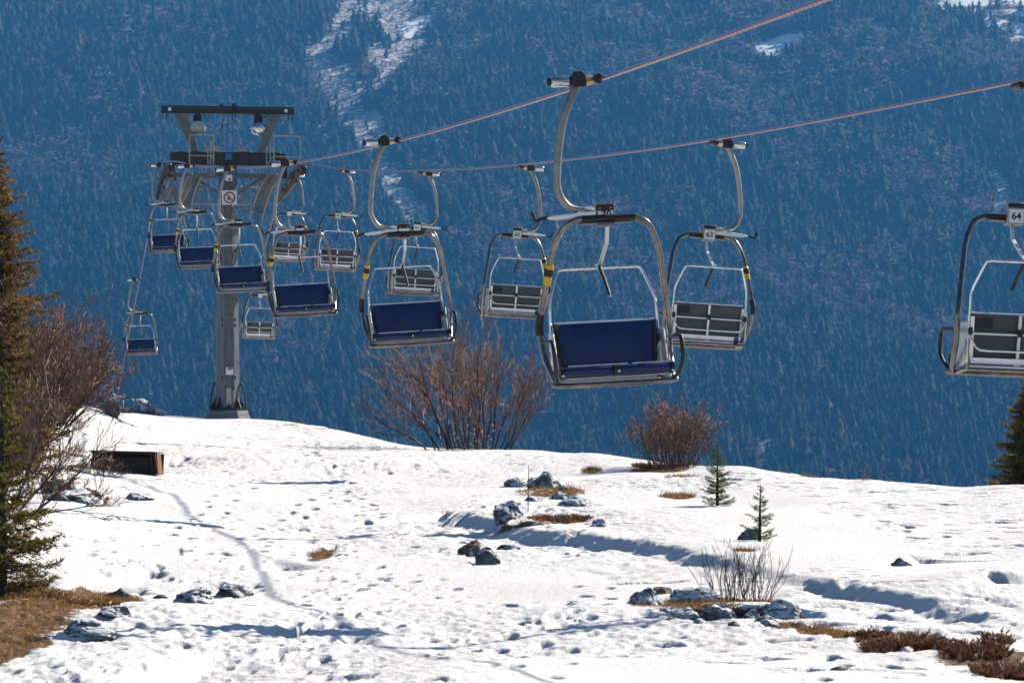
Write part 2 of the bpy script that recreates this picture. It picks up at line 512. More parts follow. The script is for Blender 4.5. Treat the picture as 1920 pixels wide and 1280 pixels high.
# trails of footprints, walked from one photographed spot to another
for (p, q) in [((520, 1200), (760, 1130)), ((500, 1125), (680, 1090)), ((610, 1280), (860, 1220)), ((640, 1275), (600, 1120)), ((1000, 1270), (1120, 1090)),
               ((500, 1000), (660, 900)), ((560, 800), (720, 1000)), ((1800, 1100), (1920, 1080)), ((1780, 1075), (1910, 1110)), ((1820, 1230), (1560, 1120)),
               ((1500, 1280), (1660, 1180)), ((870, 1250), (1010, 1160)), ((470, 830), (600, 860)), ((1560, 960), (1760, 1010)), ((330, 1010), (480, 900))]:
    ua, da = at(*p); ub, db = at(*q)
    a = Vector((ua * da, da)); b_ = Vector((ub * db, db)); ln = (b_ - a).length; dr_ = (b_ - a) / max(ln, .01)
    nst = max(3, int(ln / .55)); sd_ = Vector((-dr_.y, dr_.x))
    for i in range(nst):
        c = a + dr_ * (i + .5) * ln / nst + sd_ * (.13 if i % 2 else -.13) + Vector((rr.uniform(-.08, .08), rr.uniform(-.1, .1)))
        dent(c.x, c.y, .15, .07, rr.uniform(.045, .08), math.atan2(dr_.y, dr_.x) + rr.uniform(-.3, .3))
# deeper blue hollows seen on the slope
for (px, py, rx, ry, dep) in [(215, 1078, .32, .7, .16), (270, 1062, .25, .5, .12), (325, 1262, .35, .8, .17), (300, 1272, .3, .5, .13), (250, 1178, .12, .22, .09), (80, 1255, .15, .3, .1),
                              (590, 1164, .14, .3, .09), (655, 1158, .15, .25, .09), (535, 1185, .14, .2, .08), (625, 1265, .15, .3, .1), (1700, 1045, .3, .3, .12), (1802, 1040, .33, .3, .14),
                              (318, 868, .45, .6, .2), (960, 898, .5, .4, .1), (905, 898, .4, .3, .08), (740, 1040, .4, .15, .07), (850, 1038, .25, .18, .07)]:
    u, d = at(px, py); dent(u * d, d, rx * .8, ry * .6, dep * .55, rr.uniform(-.2, .2) + .5, .05)

# humps: the bank of snow and earth on the left of the crest
def hump(px, py, rx, ry, h):
    global Z
    u, d = at(px, py)
    Z += h * np.exp(-((GX - u * d) / rx) ** 2 - ((D - d) / ry) ** 2)
for a in [(90, 790, 1.0, 2.0, .32), (170, 790, .8, 1.5, .30), (60, 830, 1.2, 2.5, .42), (40, 1000, .6, 2.2, .25), (110, 960, .7, 1.5, .16), (60, 1150, .5, 1.2, .12),
          (1040, 925, .8, 1.0, .10), (1000, 965, .6, .6, .10), (1300, 1130, .8, .8, .05), (1430, 1140, .6, .6, .03), (1860, 1100, 1.0, 1.2, .12), (1690, 1195, .6, .6, .08), (1850, 1235, .6, .6, .08)]:
    hump(*a)

# thawed patches: (px, py, half width px, depth in m, strength)
PATCH = [(40, 1165, 100, 2.0, .86), (120, 1140, 100, 1.1, .84), (200, 1112, 75, .8, .85), (10, 1215, 70, 1.5, .9), (225, 1118, 50, .5, .9), (10, 1110, 60, 1.6, .9), (1345, 1140, 50, .5, .8), (1030, 928, 70, .9, .72), (975, 985, 50, .35, .8), (1260, 1130, 90, .7, .72), (1310, 1150, 60, .4, .7), (1530, 1178, 40, .35, .9), (1600, 1192, 45, .32, .9), (1650, 1202, 45, .35, .9), (1725, 1214, 45, .35, .9), (1800, 1230, 45, .35, .9), (1870, 1250, 50, .4, .9), (600, 1035, 26, 1.1, .75), (1045, 972, 62, .7, .9), (1108, 879, 20, .6, .9), (1270, 928, 36, .6, .9),
         (1385, 1120, 80, .5, .8), (1440, 1148, 70, .5, .95), (1490, 1170, 45, .35, .95), (1560, 1182, 34, .35, .85), (1680, 1208, 70, .5, .95), (1765, 1215, 34, .25, .8), (1840, 1238, 80, .4, .95), (1905, 1262, 60, .4, .95),
         (150, 752, 75, 2.0, .95), (1240, 880, 60, 1.3, .85), (1280, 893, 32, .8, .9), (560, 795, 60, 1.1, .5), (620, 803, 50, .8, .45), (1190, 1088, 55, .12, .6), (1400, 1030, 25, .4, .8), (150, 945, 60, 1.3, .75), (110, 905, 50, 1.5, .6), (640, 1010, 30, .4, .45), (700, 990, 40, .4, .4), (130, 850, 60, 1.4, .5), (1520, 888, 20, .5, .6)]
for (px, py, hw, dy, s) in PATCH:
    u, d = at(px, py); rx = hw / F * d
    q = ((GX - u * d) / rx) ** 2 + ((D - d) / dy) ** 2
    bare = np.maximum(bare, s * np.exp(-q ** 1.2 * .8))
bare = np.clip(bare * 1.15 + (bare > .05) * (.75 * fbm(GX / .35 + 2, D / .5 + 6, 4, .65) - .02), 0, 1.2)
Z -= .05 * np.clip(bare, 0, 1)

nr, nc = Z.shape
idx = np.arange(nr * nc).reshape(nr, nc)
quads = np.stack([idx[:-1, :-1], idx[:-1, 1:], idx[1:, 1:], idx[1:, :-1]], -1).reshape(-1, 4)
snow = np_mesh('snow_ground', np.stack([GX, D, Z], -1).reshape(-1, 3), quads, M['snow'], {'bare': bare.ravel()})
tag(snow, kind='structure')

def gz(x, y):
    u = x / y
    i = int(np.clip(np.searchsorted(ds, y) - 1, 0, nr - 2)); j = int(np.clip(np.searchsorted(us, u) - 1, 0, nc - 2))
    a = (y - ds[i]) / (ds[i + 1] - ds[i]); b = (u - us[j]) / (us[j + 1] - us[j])
    return float((Z[i, j] * (1 - b) + Z[i, j + 1] * b) * (1 - a) + (Z[i + 1, j] * (1 - b) + Z[i + 1, j + 1] * b) * a)
def gb_(x, y):
    return float(bare[int(np.clip(np.searchsorted(ds, y), 0, nr - 1)), int(np.clip(np.searchsorted(us, x / y), 0, nc - 1))])
def spot(px, py):
    u, d = at(px, py)
    return Vector((u * d, d, gz(u * d, d)))

# ------------------------------------------------------------------ far mountain and valley
def mz(x, y):
    v = np.interp(y, [100, 180, 500, 1100, 1550, 1700], [-12, -45, -160, -300, -305, -280])
    slope = -105 + (y - 2000) * .43
    slope = slope + 90 * fbm(x / 420 + 2, y / 600 + 7, 3) * np.clip((y - 1600) / 500, 0, 1)
    slope = slope + 26 * fbm(x / 120 + 11, y / 150, 3)
    rise = np.clip((y - 1650) / 180, 0, 1); rise = rise * rise * (3 - 2 * rise)
    return v * (1 - rise) + slope * rise
mx_ = np.linspace(-1500, 1500, 380)
my_ = np.concatenate([np.linspace(100, 1600, 60)[:-1], np.linspace(1600, 3450, 360)])
MX, MY = np.meshgrid(mx_, my_)
MZ = mz(MX, MY)

def segdist(px, py, line):
    best = np.full(px.shape, 1e9)
    for (a, b) in zip(line[:-1], line[1:]):
        ex, ey = b[0] - a[0], b[1] - a[1]
        t = np.clip(((px - a[0]) * ex + (py - a[1]) * ey) / (ex * ex + ey * ey), 0, 1)
        w = a[2] * (1 - t) + b[2] * t
        best = np.minimum(best, np.hypot(px - a[0] - t * ex, py - a[1] - t * ey) / w)
    return best
GULLY = [[(740, -40, 70), (735, 30, 55), (760, 60, 45), (735, 120, 26)], [(660, -20, 30), (640, 60, 25), (590, 100, 16)], [(585, 85, 14), (640, 160, 34), (665, 220, 28), (690, 275, 16)],
         [(690, 215, 18), (722, 290, 20), (745, 350, 30), (785, 400, 24)], [(605, 240, 12), (612, 285, 8)], [(800, 40, 30), (775, 70, 20)], [(710, 100, 30), (720, 140, 22), (700, 180, 10)],
         [(1865, 320, 14), (1890, 360, 16), (1870, 390, 10)], [(1435, 820, 7), (1445, 850, 8)], [(100, 130, 14), (150, 160, 10)], [(250, 75, 10), (265, 90, 8)]]
SNOWF = [[(1425, 92, 12), (1465, 85, 22), (1500, 72, 12)], [(1552, 68, 5), (1558, 98, 7)], [(1760, 2, 12), (1960, -2, 12)], [(1810, 22, 4), (1925, 26, 6)], [(1850, 40, 9), (1930, 55, 9)], [(1900, 70, 8), (1925, 75, 6)],
         [(775, 50, 10), (765, 60, 12)], [(795, 38, 12), (805, 50, 6)], [(915, 292, 4), (920, 290, 4)], [(1150, 230, 4), (1160, 228, 3)], [(1215, 238, 4), (1222, 236, 3)]]
def masks(x, y, z):
    px = 960 + x / y * F; py = 640 - z / y * F
    j = 18 * fbm(px / 34, py / 34, 3); k = 18 * fbm(px / 34 + 50, py / 34 + 9, 3)
    s = np.full(px.shape, 9.0); w = np.full(px.shape, 9.0)
    for g in GULLY: s = np.minimum(s, segdist(px + 1.6 * j, py + 1.6 * k, g))
    for g in SNOWF: w = np.minimum(w, segdist(px + .5 * j, py + .5 * k, g))
    g = fbm(x / 16, y / 22, 4, .65); g2 = fbm(x / 9 + 7, y / 12, 3, .6)
    return np.clip(1.22 - s * .78 + 1.35 * g * (s < 2.4), 0, 1), np.clip(1.5 - w + .9 * g2 * (w < 2.5), 0, 1)
S_, W_ = masks(MX, MY, MZ)
nr2, nc2 = MZ.shape
idx = np.arange(nr2 * nc2).reshape(nr2, nc2)
quads = np.stack([idx[:-1, :-1], idx[:-1, 1:], idx[1:, 1:], idx[1:, :-1]], -1).reshape(-1, 4)
mountain = np_mesh('mountain', np.stack([MX, MY, MZ], -1).reshape(-1, 3), quads, M['mountain'], {'scree': S_.ravel(), 'snowfield': W_.ravel()})
tag(mountain, kind='structure')

# forest: one mass of far trees, each a ragged tiered crown
def conifer_proto(r, tiers, k):
    v = []; f = []
    for t in range(tiers):
        z0 = .06 + .86 * t / tiers; z1 = min(1.0, z0 + 1.7 / tiers)
        rad = .23 * (1 - z0) ** .85 * r.uniform(.8, 1.2) + .012
        b = len(v); v.append((r.uniform(-.01, .01), r.uniform(-.01, .01), z1))
        for i in range(k):
            a = 2 * PI * (i + r.uniform(-.25, .25)) / k + t
            q = rad * (1.0 if i % 2 else .55) * r.uniform(.75, 1.2)
            v.append((q * math.cos(a), q * math.sin(a), z0 - .03 * (i % 2) + r.uniform(-.015, .015)))
        for i in range(k): f.append((b, b + 1 + i, b + 1 + (i + 1) % k))
    return np.array(v), np.array(f)
def broad_proto(r):
    v = []; f = []
    for i in range(46):
        th = r.uniform(0, 2 * PI); h = r.uniform(.25, 1.0); rad = .36 * math.sqrt(max(.02, 1 - ((h - .6) / .42) ** 2)) * r.uniform(.2, 1)
        c = np.array((rad * math.cos(th), rad * math.sin(th), h)); b = len(v)
        for q in range(3): v.append(tuple(c + np.array((r.uniform(-.12, .12), r.uniform(-.12, .12), r.uniform(-.11, .11)))))
        f.append((b, b + 1, b + 2))
    return np.array(v), np.array(f)
pr = random.Random(5)
def shag(v, f, r, n):
    v = [tuple(p) for p in v]; f = [tuple(q) for q in f]
    for i in range(n):
        h = r.uniform(.08, .97); th = r.uniform(0, 2 * PI); rad = .22 * (1 - h) ** .8 * r.uniform(.6, 1.1)
        c = np.array((rad * math.cos(th), rad * math.sin(th), h)); sz = .05 + .10 * (1 - h); b = len(v)
        for q in range(3): v.append(tuple(c + np.array((r.uniform(-1, 1), r.uniform(-1, 1), r.uniform(-.8, .8))) * sz))
        f.append((b, b + 1, b + 2))
    return np.array(v), np.array(f)
protos = [shag(*conifer_proto(pr, 4, 6), pr, 30) for _ in range(6)] + [broad_proto(pr) for _ in range(4)]
step = 5.6
gx, gy = np.meshgrid(np.arange(-860, 860, step), np.arange(1760, 3430, step * 1.15))
tx = (gx + rng.uniform(-.5, .5, gx.shape) * step * 1.1).ravel(); ty = (gy + rng.uniform(-.5, .5, gx.shape) * step * 1.1).ravel()
keep = np.abs(tx / ty) < .225
tx, ty = tx[keep], ty[keep]
tz = mz(tx, ty)
s_, w_ = masks(tx, ty, tz + 3)
dens = .97 - 1.0 * s_
ok = (rng.random(len(tx)) < dens) & (w_ < .35)
tx, ty, tz, s_ = tx[ok], ty[ok], tz[ok], s_[ok]
nt = len(tx)
ppx = 960 + tx / ty * F; ppy = 640 - (tz + 6) / ty * F
leafm = fbm(tx / 95 + 3, ty / 120 + 4, 3) + .40 * (rng.random(nt) - .5) - .22 * np.clip((ppy - 480) / 300, 0, 1) + .07 * np.clip((ppx - 900) / 700, 0, 1)
isb = leafm > .19
hts = np.where(isb, rng.uniform(9, 15, nt), rng.uniform(9, 17, nt) * (1 + .7 * fbm(tx / 60, ty / 60, 2)))
hts = hts * (ty / 2400) * (.8 + .5 * (rng.random(len(ty)) < .12)); hts = np.where(s_ > .45, hts * .55, hts)
# birch and dwarf pine scrub scattered over the scree
sx = rng.uniform(-620, 620, 60000); sy_ = rng.uniform(1800, 3430, 60000)
sz_ = mz(sx, sy_); ss, sw_ = masks(sx, sy_, sz_)
k_ = (ss > .3) & (sw_ < .5) & (rng.random(60000) < .6)
sx, sy_, sz_ = sx[k_], sy_[k_], sz_[k_]; nsx = len(sx)
tx = np.concatenate([tx, sx]); ty = np.concatenate([ty, sy_]); tz = np.concatenate([tz, sz_])
isb = np.concatenate([isb, rng.random(nsx) < .7]); hts = np.concatenate([hts, rng.uniform(2, 5.5, nsx)]); nt = len(tx)
pid = np.where(isb, 6 + rng.integers(0, 4, nt), rng.integers(0, 6, nt))
colc = np.stack([.040 + .03 * rng.random(nt), .052 + .03 * rng.random(nt), .036 + .02 * rng.random(nt)], -1) * (.75 + .6 * rng.random((nt, 1)))
colb = np.stack([.115 + .07 * rng.random(nt), .097 + .055 * rng.random(nt), .088 + .055 * rng.random(nt)], -1)
lar = rng.random(nt) < .07
colc[lar] = colb[lar] * np.array((.9, .85, .75))
tcol = np.where(isb[:, None], colb, colc)
VS, FS, CS = [], [], []; off = 0
for p, (pv, pf) in enumerate(protos):
    sel = np.where(pid == p)[0]
    if not len(sel): continue
    a = rng.uniform(0, 2 * PI, len(sel)); c, s = np.cos(a), np.sin(a); h = hts[sel]; wd = h * rng.uniform(1.1, 1.8, len(sel))
    x = (pv[None, :, 0] * c[:, None] - pv[None, :, 1] * s[:, None]) * wd[:, None] + tx[sel][:, None]
    y = (pv[None, :, 0] * s[:, None] + pv[None, :, 1] * c[:, None]) * wd[:, None] + ty[sel][:, None]
    z = pv[None, :, 2] * h[:, None] + tz[sel][:, None] - .3
    VS.append(np.stack([x, y, z], -1).reshape(-1, 3))
    FS.append((pf[None] + (np.arange(len(sel)) * len(pv))[:, None, None]).reshape(-1, 3) + off)
    cc = np.concatenate([tcol[sel], np.ones((len(sel), 1))], 1)
    CS.append(np.repeat(cc, len(pv), 0)); off += len(sel) * len(pv)
forest = np_mesh('forest', np.concatenate(VS), np.concatenate(FS), M['forest'], {'tint': np.concatenate(CS)}, smooth=False)
tag(forest, kind='stuff')

# ------------------------------------------------------------------ haul ropes (world space)
LR = dict(a=5.597, m=-.1837, k=[(-15, 2.3), (5, 2.22), (19.1, 2.29), (26.1, 2.40), (38.9, 2.743), (51.9, 3.26), (64.5, 3.92), (77.6, 4.79), (87.5, 5.53), (89.2, 5.62), (91, 5.60), (93, 5.42), (95, 5.02), (106, 2.306), (119.6, -1.12), (180, -17)])
RR_ = dict(a=9.985, m=-.186, k=[(-15, 2.3), (10, 2.28), (27.45, 2.507), (38.9, 2.757), (52.9, 3.283), (65, 3.894), (79.6, 4.82), (87.5, 5.45), (89.2, 5.55), (91, 5.54), (93, 5.36), (95, 4.98), (102, 2.945), (118, -1.6), (180, -19)])
def rope_z(rp, d):
    k = rp['k']; xs = [p[0] for p in k]; ys = [p[1] for p in k]
    i = max(0, min(len(xs) - 2, int(np.searchsorted(xs, d)) - 1))
    def tan(j):
        if j == 0: return (ys[1] - ys[0]) / (xs[1] - xs[0])
        if j == len(xs) - 1: return (ys[-1] - ys[-2]) / (xs[-1] - xs[-2])
        h0, h1 = xs[j] - xs[j - 1], xs[j + 1] - xs[j]
        return ((ys[j] - ys[j - 1]) / h0 * h1 + (ys[j + 1] - ys[j]) / h1 * h0) / (h0 + h1)
    h = xs[i + 1] - xs[i]; t = (d - xs[i]) / h; m0, m1 = tan(i) * h, tan(i + 1) * h
    return (2 * t ** 3 - 3 * t * t + 1) * ys[i] + (t ** 3 - 2 * t * t + t) * m0 + (-2 * t ** 3 + 3 * t * t) * ys[i + 1] + (t ** 3 - t * t) * m1
def rope_p(rp, d): return Vector((rp['a'] + rp['m'] * d, d, rope_z(rp, d)))
for rp, lab in ((LR, 'left steel haul rope carrying the chairs with blue seats'), (RR_, 'right steel haul rope carrying the numbered chairs seen from behind')):
    mb = MB()
    dd = list(np.arange(-15, 86, .5)) + list(np.arange(86, 96, .2)) + list(np.arange(96, 181, 1.5))
    mb.tube([rope_p(rp, d) for d in dd], .021, 12)
    tag(mb.build('haul_rope', M['rope']), lab, 'cable', 'haul ropes of the chairlift')

# ------------------------------------------------------------------ chairlift chair
ZT = -1.22     # plate level below the grip
def text_mesh(s, size, mat, name, depth=.002):
    cu = bpy.data.curves.new(name, 'FONT'); cu.body = s; cu.size = size; cu.align_x = 'CENTER'; cu.align_y = 'CENTER'; cu.extrude = depth; cu.offset = size * .018
    tmp = bpy.data.objects.new('tmp', cu); COL.objects.link(tmp)
    dg = bpy.context.evaluated_depsgraph_get(); dg.update()
    me = bpy.data.meshes.new_from_object(tmp.evaluated_get(dg)); me.name = name
    bpy.data.objects.remove(tmp); bpy.data.curves.remove(cu)
    me.materials.clear(); me.materials.append(mat)
    o = bpy.data.objects.new(name, me); COL.objects.link(o); return o

half = [(0, 0, -.05), (.27, 0, -.05), (.395, .03, -.115), (.485, .09, -.29), (.532, .165, -.51), (.60, .29, -.90), (.619, .32, -1.06), (.60, .26, -1.27), (.57, .10, -1.46)]
def P(x, y, z): return (x, y, z + ZT)
def make_chair():
    root = empty('chairlift_chair')
    # hoop frame with the rail below the front of the seat
    mb = MB()
    h3 = cr([P(*p) for p in half[1:]], 5)
    pts = [Vector((-p.x, p.y, p.z)) for p in reversed(h3)] + [Vector(P(0, 0, -.05))] + h3
    mb.tube(pts, .028, 12)
    lo = P(.57, .10, -1.46); rail = cr([(-lo[0], lo[1], lo[2]), P(-.545, .0, -1.54), P(-.49, -.06, -1.565), P(.49, -.06, -1.565), P(.545, .0, -1.54), lo], 4)
    mb.tube(rail, .026, 10)
    mb.tube([P(-.50, .33, -1.53), P(.50, .33, -1.53)], .018, 8)
    for s in (-1, 1):
        mb.tube([P(s * .49, -.06, -1.565), P(s * .50, .33, -1.53), P(s * .52, .34, -1.25)], .018, 8)
    fr = mb.build('frame', M['frame'], root)
    mb = MB(); mb.tube([P(-.235, 0, -.05), P(.265, 0, -.05)], .0325, 12); mb.build('sleeve', M['black'], fr)
    # wrapped stretch and yellow tape on one leg
    left = [Vector((-p.x, p.y, p.z)) for p in h3]
    zz = lambda a, b: [p for p in left if b + ZT <= p.z <= a + ZT]
    mb = MB(); w = zz(-.86, -1.12); mb.tube(w, [.037 + .003 * (i % 2) for i in range(len(w))], 10); mb.build('grip_wrap', M['black'], fr)
    seg = [Vector(P(-.522, .145, -.45)), Vector(P(-.532, .165, -.51)), Vector(P(-.553, .205, -.63))]
    mb = MB(); mb.tube([seg[0], seg[1], seg[2]], [.036, .045, .036], 10); tp = mb.build('tape', M['yellow'], fr)
    mb = MB(); a = seg[0].lerp(seg[1], .6); b = seg[1].lerp(seg[2], .35); mb.tube([a, b], [.0465, .0455], 10); mb.build('tape_stripe', M['black'], tp)
    # hanger arm
    mb = MB()
    hp = cr([P(-.205, .0, 1.20), P(-.262, 0, 1.09), P(-.355, 0, .877), P(-.412, 0, .61), P(-.444, 0, .33), P(-.434, .01, .215), P(-.377, .03, .105), P(-.285, .05, .05), P(-.08, .06, .015)], 6)
    m = len(hp); mb.tube(hp, [.040 - .010 * i / m for i in range(m)], 10)
    ha = mb.build('hanger_arm', M['galv'], root)
    # grip on the rope
    mb = MB(); mb.box(P(-.20, 0, 1.215), (.13, .13, .12)); mb.box(P(-.20, 0, 1.285), (.10, .07, .03))
    mb.tube([P(-.02, -.09, 1.225), P(-.02, .09, 1.225)], .048, 10); mb.tube([P(0, -.13, 1.222), P(0, .13, 1.218)], .034, 10)
    g = mb.build('rope_grip', M['mastdark'], root, bevel=.008)
    mb = MB(); mb.tube([P(-.135, 0, 1.215), P(-.03, 0, 1.225)], [.05, .03], 10); mb.build('grip_jaw', M['brass'], g)
    mb = MB(); mb.lathe([(.02, 0), (.045, .01), (.052, .02), (.052, .17), (.045, .18), (.03, .20)], P(-.465, 0, 1.215), (1, 0, 0), 14); mb.build('grip_spring', M['chrome'], g)
    mb = MB(); mb.lathe([(.012, 0), (.04, .01), (.04, .03)], P(-.495, 0, 1.215), (1, 0, 0), 12); mb.build('spring_cap', M['black'], g)
    # hinge bracket
    mb = MB(); mb.box(P(0, .072, -.025), (.175, .07, .20)); mb.box(P(0, .0, -.115), (.15, .075, .03)); mb.box(P(0, .035, .082), (.18, .15, .014))
    mb.tube([P(-.26, .02, -.095), P(.24, .02, -.09)], .014, 8)
    for s in (-1, 1): mb.lathe([(.014, 0), (.014, .012)], P(s * .05, .037, .045), (0, -1, 0), 8)
    br = mb.build('hinge_bracket', M['galv'], root, bevel=.006)
    mb = MB(); mb.box(P(0, .0335, .048), (.165, .006, .05)); mb.build('bracket_cover', M['mastdark'], br)
    mb = MB(); mb.box(P(0, .0325, -.03), (.14, .006, .10)); mb.build('number_plate', M['plate'], br); mb = MB(); mb.box(P(0, .1115, -.045), (.145, .008, .13)); mb.build('number_plate', M['plate'], br)
    mb = MB(); mb.box(P(0, .1105, .055), (.165, .005, .04)); mb.box(P(0, .1145, .055), (.11, .005, .022)); mb.build('bracket_slot', M['mastdark'], br)
    # white lever with its hook
    mb = MB()
    poly = [P(-.09, .03, -.035), P(-.09, .03, .062), P(-.16, .03, .07), P(-.21, .03, .05), P(-.27, .03, .012), P(-.48, .03, -.002), P(-.545, .03, -.016), P(-.555, .03, -.028), P(-.48, .03, -.045), P(-.28, .03, -.042)]
    mb.prism(poly, (0, .05, 0)); lv = mb.build('lever', M['white'], root, bevel=.008)
    mb = MB(); mb.tube(cr([P(-.54, .055, -.022), P(-.60, .055, -.03), P(-.635, .055, -.045), P(-.66, .055, -.035), P(-.685, .055, .035)], 4), .017, 8); mb.build('lever_hook', M['black'], lv)
    # raised safety bar
    mb = MB()
    bar = cr([P(.51, .33, -1.16), P(.508, .34, -.98), P(.50, .35, -.80), P(.45, .40, -.645), P(.40, .445, -.52), P(.365, .45, -.50), P(.30, .45, -.497)], 4)
    pts = [Vector((-p.x, p.y, p.z)) for p in bar] + list(reversed(bar))
    mb.tube(pts, .0135, 8)
    for s in (-1, 1): mb.tube(cr([P(s * .51, .33, -1.16), P(s * .495, .37, -1.24), P(s * .43, .39, -1.335), P(s * .34, .395, -1.35)], 4), .0125, 8)
    mb.tube([P(-.34, .395, -1.35), P(.34, .395, -1.35)], .0125, 8)
    sb = mb.build('safety_bar', M['chrome'], root)
    mb = MB(); mb.bar(P(0, -.02, -.11), P(0, .05, -.28), .034, .022); mb.bar(P(0, .05, -.275), P(0, .43, -.49), .034, .022); mb.tube([P(-.03, .44, -.485), P(.03, .44, -.485)], .024, 8)
    mb.build('bar_link', M['white'], sb)
    mb = MB(); mb.tube([P(0, .42, -.485), P(.01, .26, -.61), P(.02, .13, -.75)], .018, 8); hd = mb.build('pull_handle', M['black'], sb)
    mb = MB(); mb.tube([P(.02, .13, -.75), P(.024, .115, -.775)], [.012, .008], 6); mb.build('handle_tip', M['tan'], hd)
    mb = MB()
    for s in (-1, 1): mb = MB(); mb.box(P(s * .50, .345, -1.17), (.05, .06, .07)); mb.build('bar_pivot', M['mastdark'], sb, bevel=.01)
    # backrest: blue pad, grey shell behind, light rails
    def slab(hx0, hx1, z0, z1, y0, y1, th, name, mat, par, rows=6, cols=10, puff=0.0):
        mb = MB(); v = []; 
        for side in (0, 1):
            for i in range(rows + 1):
                t = i / rows
                for j in range(cols + 1):
                    s_ = -1 + 2 * j / cols; e = (1 - (2 * t - 1) ** 4) * (1 - s_ ** 6)
                    mb.v.append(P((hx0 + (hx1 - hx0) * t) * s_, y0 + (y1 - y0) * t + (th if side else -puff * e), z0 + (z1 - z0) * t))
        W = cols + 1; H = (rows + 1) * W
        for i in range(rows):
            for j in range(cols):
                a = i * W + j; mb.f.append((a, a + W, a + W + 1, a + 1)); a += H; mb.f.append((a, a + 1, a + W + 1, a + W))
        for j in range(cols):
            mb.f.append((j, j + 1, H + j + 1, H + j)); a = rows * W + j; mb.f.append((a + 1, a, H + a, H + a + 1))
        for i in range(rows):
            a = i * W; mb.f.append((a + W, a, H + a, H + a + W)); a = i * W + cols; mb.f.append((a, a + W, H + a + W, H + a))
        return mb.build(name, mat, par)
    pad = slab(.435, .468, -1.44, -1.005, .215, .285, .022, 'backrest', M['blue'], root, puff=.02)
    mb = MB()
    for s in (-1, 1): mb = MB(); mb.bar(P(s * .444, .212, -1.45), P(s * .477, .282, -1.0), .022, .05); mb.build('backrest_edge', M['black'], pad)
    sh = slab(.455, .475, -1.45, -1.01, .241, .311, .012, 'back_shell', M['grey'], root)
    mb = MB(); mb.tube([P(-.478, .297, -.998), P(.478, .297, -.998)], .011, 8)
    mb.tube([P(-.47, .335, -1.19), P(.47, .335, -1.19)], .0125, 8)
    mb.bar(P(0, .285, -1.46), P(0, .34, -1.01), .03, .022)
    for s in (-1, 1): mb.bar(P(s * .458, .28, -1.47), P(s * .472, .335, -1.03), .035, .022)
    mb.build('back_rail', M['white'], sh)
    mb = MB(); mb.box(P(0, .35, -1.175), (.045, .03, .07)); mb.build('rail_clamp', M['black'], sh)
    mb = MB(); mb.box(P(.36, .322, -1.09), (.18, .008, .10)); mb.build('shell_stain', M['black'], sh)
    # seat
    mb = MB()
    for s in (-1, 1):
        mb = MB() if s > 0 else mb
        prof = [(-.13, -1.475), (-.145, -1.445), (-.135, -1.41), (-.10, -1.395), (.10, -1.41), (.29, -1.43), (.30, -1.49), (.10, -1.49), (-.09, -1.49)]
        mb.prism([P(s * .03 if s > 0 else -.50, y, z) for (y, z) in prof], (.47, 0, 0))
        if s < 0: st = mb.build('seat', M['bluelite'], root, bevel=.008)
        else: mb.build('seat_cushion', M['bluelite'], st, bevel=.008)
    mb = MB(); mb.tube([P(-.035, -.142, -1.44), P(.035, -.142, -1.44)], .052, 12); mb.build('seat_strap', M['black'], st)
    for s in (-1, 1): mb = MB(); mb.tube([P(s * .50, -.10, -1.445), P(s * .535, -.10, -1.445)], .056, 12); mb.build('seat_end_cap', M['black'], st)
    mb = MB()
    for x in (-.515, 0, .515): mb = MB(); mb.lathe([(.013, 0), (.013, .012), (.005, .018)], P(x, -.158 if abs(x) > .1 else -.194, -1.47 if abs(x) > .1 else -1.45), (0, -1, 0), 8); mb.build('seat_bolt', M['chrome'], st)
    mb = MB(); mb.tube([P(-.46, -.145, -1.388), P(.1, -.145, -1.388)], .006, 6); mb.build('seat_piping', M['chrome'], st); mb = MB(); mb.tube([P(.14, -.145, -1.388), P(.46, -.145, -1.388)], .006, 6); mb.build('seat_piping', M['chrome'], st)
    mb = MB(); mb.prism([P(-.47, .315, -1.42), P(-.47, .325, -1.42), P(-.47, .27, -1.535), P(-.47, .26, -1.535)], (.94, 0, 0))
    mb.prism([P(-.47, .26, -1.50), P(-.47, .26, -1.506), P(-.47, -.08, -1.506), P(-.47, -.08, -1.50)], (.94, 0, 0)); mb.build('seat_underside', M['seatback'], st)
    mb = MB(); mb.prism([P(-.44, .327, -1.43), P(-.44, .332, -1.43), P(-.44, .282, -1.525), P(-.44, .277, -1.525)], (.06, 0, 0)); mb.build('underside_mark', M['blue'], st)
    # side plates
    for s in (-1, 1):
        mb = MB(); mb.prism([P(s * .515, .16, -1.09), P(s * .515, .37, -1.08), P(s * .51, .36, -1.47), P(s * .51, -.03, -1.545), P(s * .51, .04, -1.40)], (s * .014, 0, 0))
        for (y, z) in ((.30, -1.12), (.31, -1.2), (.30, -1.3), (.29, -1.4)): mb.lathe([(.012, 0), (.012, .02)], P(s * .515, y, z), (s, 0, 0), 6)
        mb.build('side_plate', M['white'], root, bevel=.003)
        mb = MB(); mb.tube(cr([P(s * .60, .29, -1.17), P(s * .60, .05, -1.155), P(s * .60, -.14, -1.16), P(s * .60, -.21, -1.21), P(s * .595, -.235, -1.36), P(s * .58, -.16, -1.47), P(s * .55, -.05, -1.545)], 5), .020, 10)
        mb.build('armrest', M['black'], root)
    return root

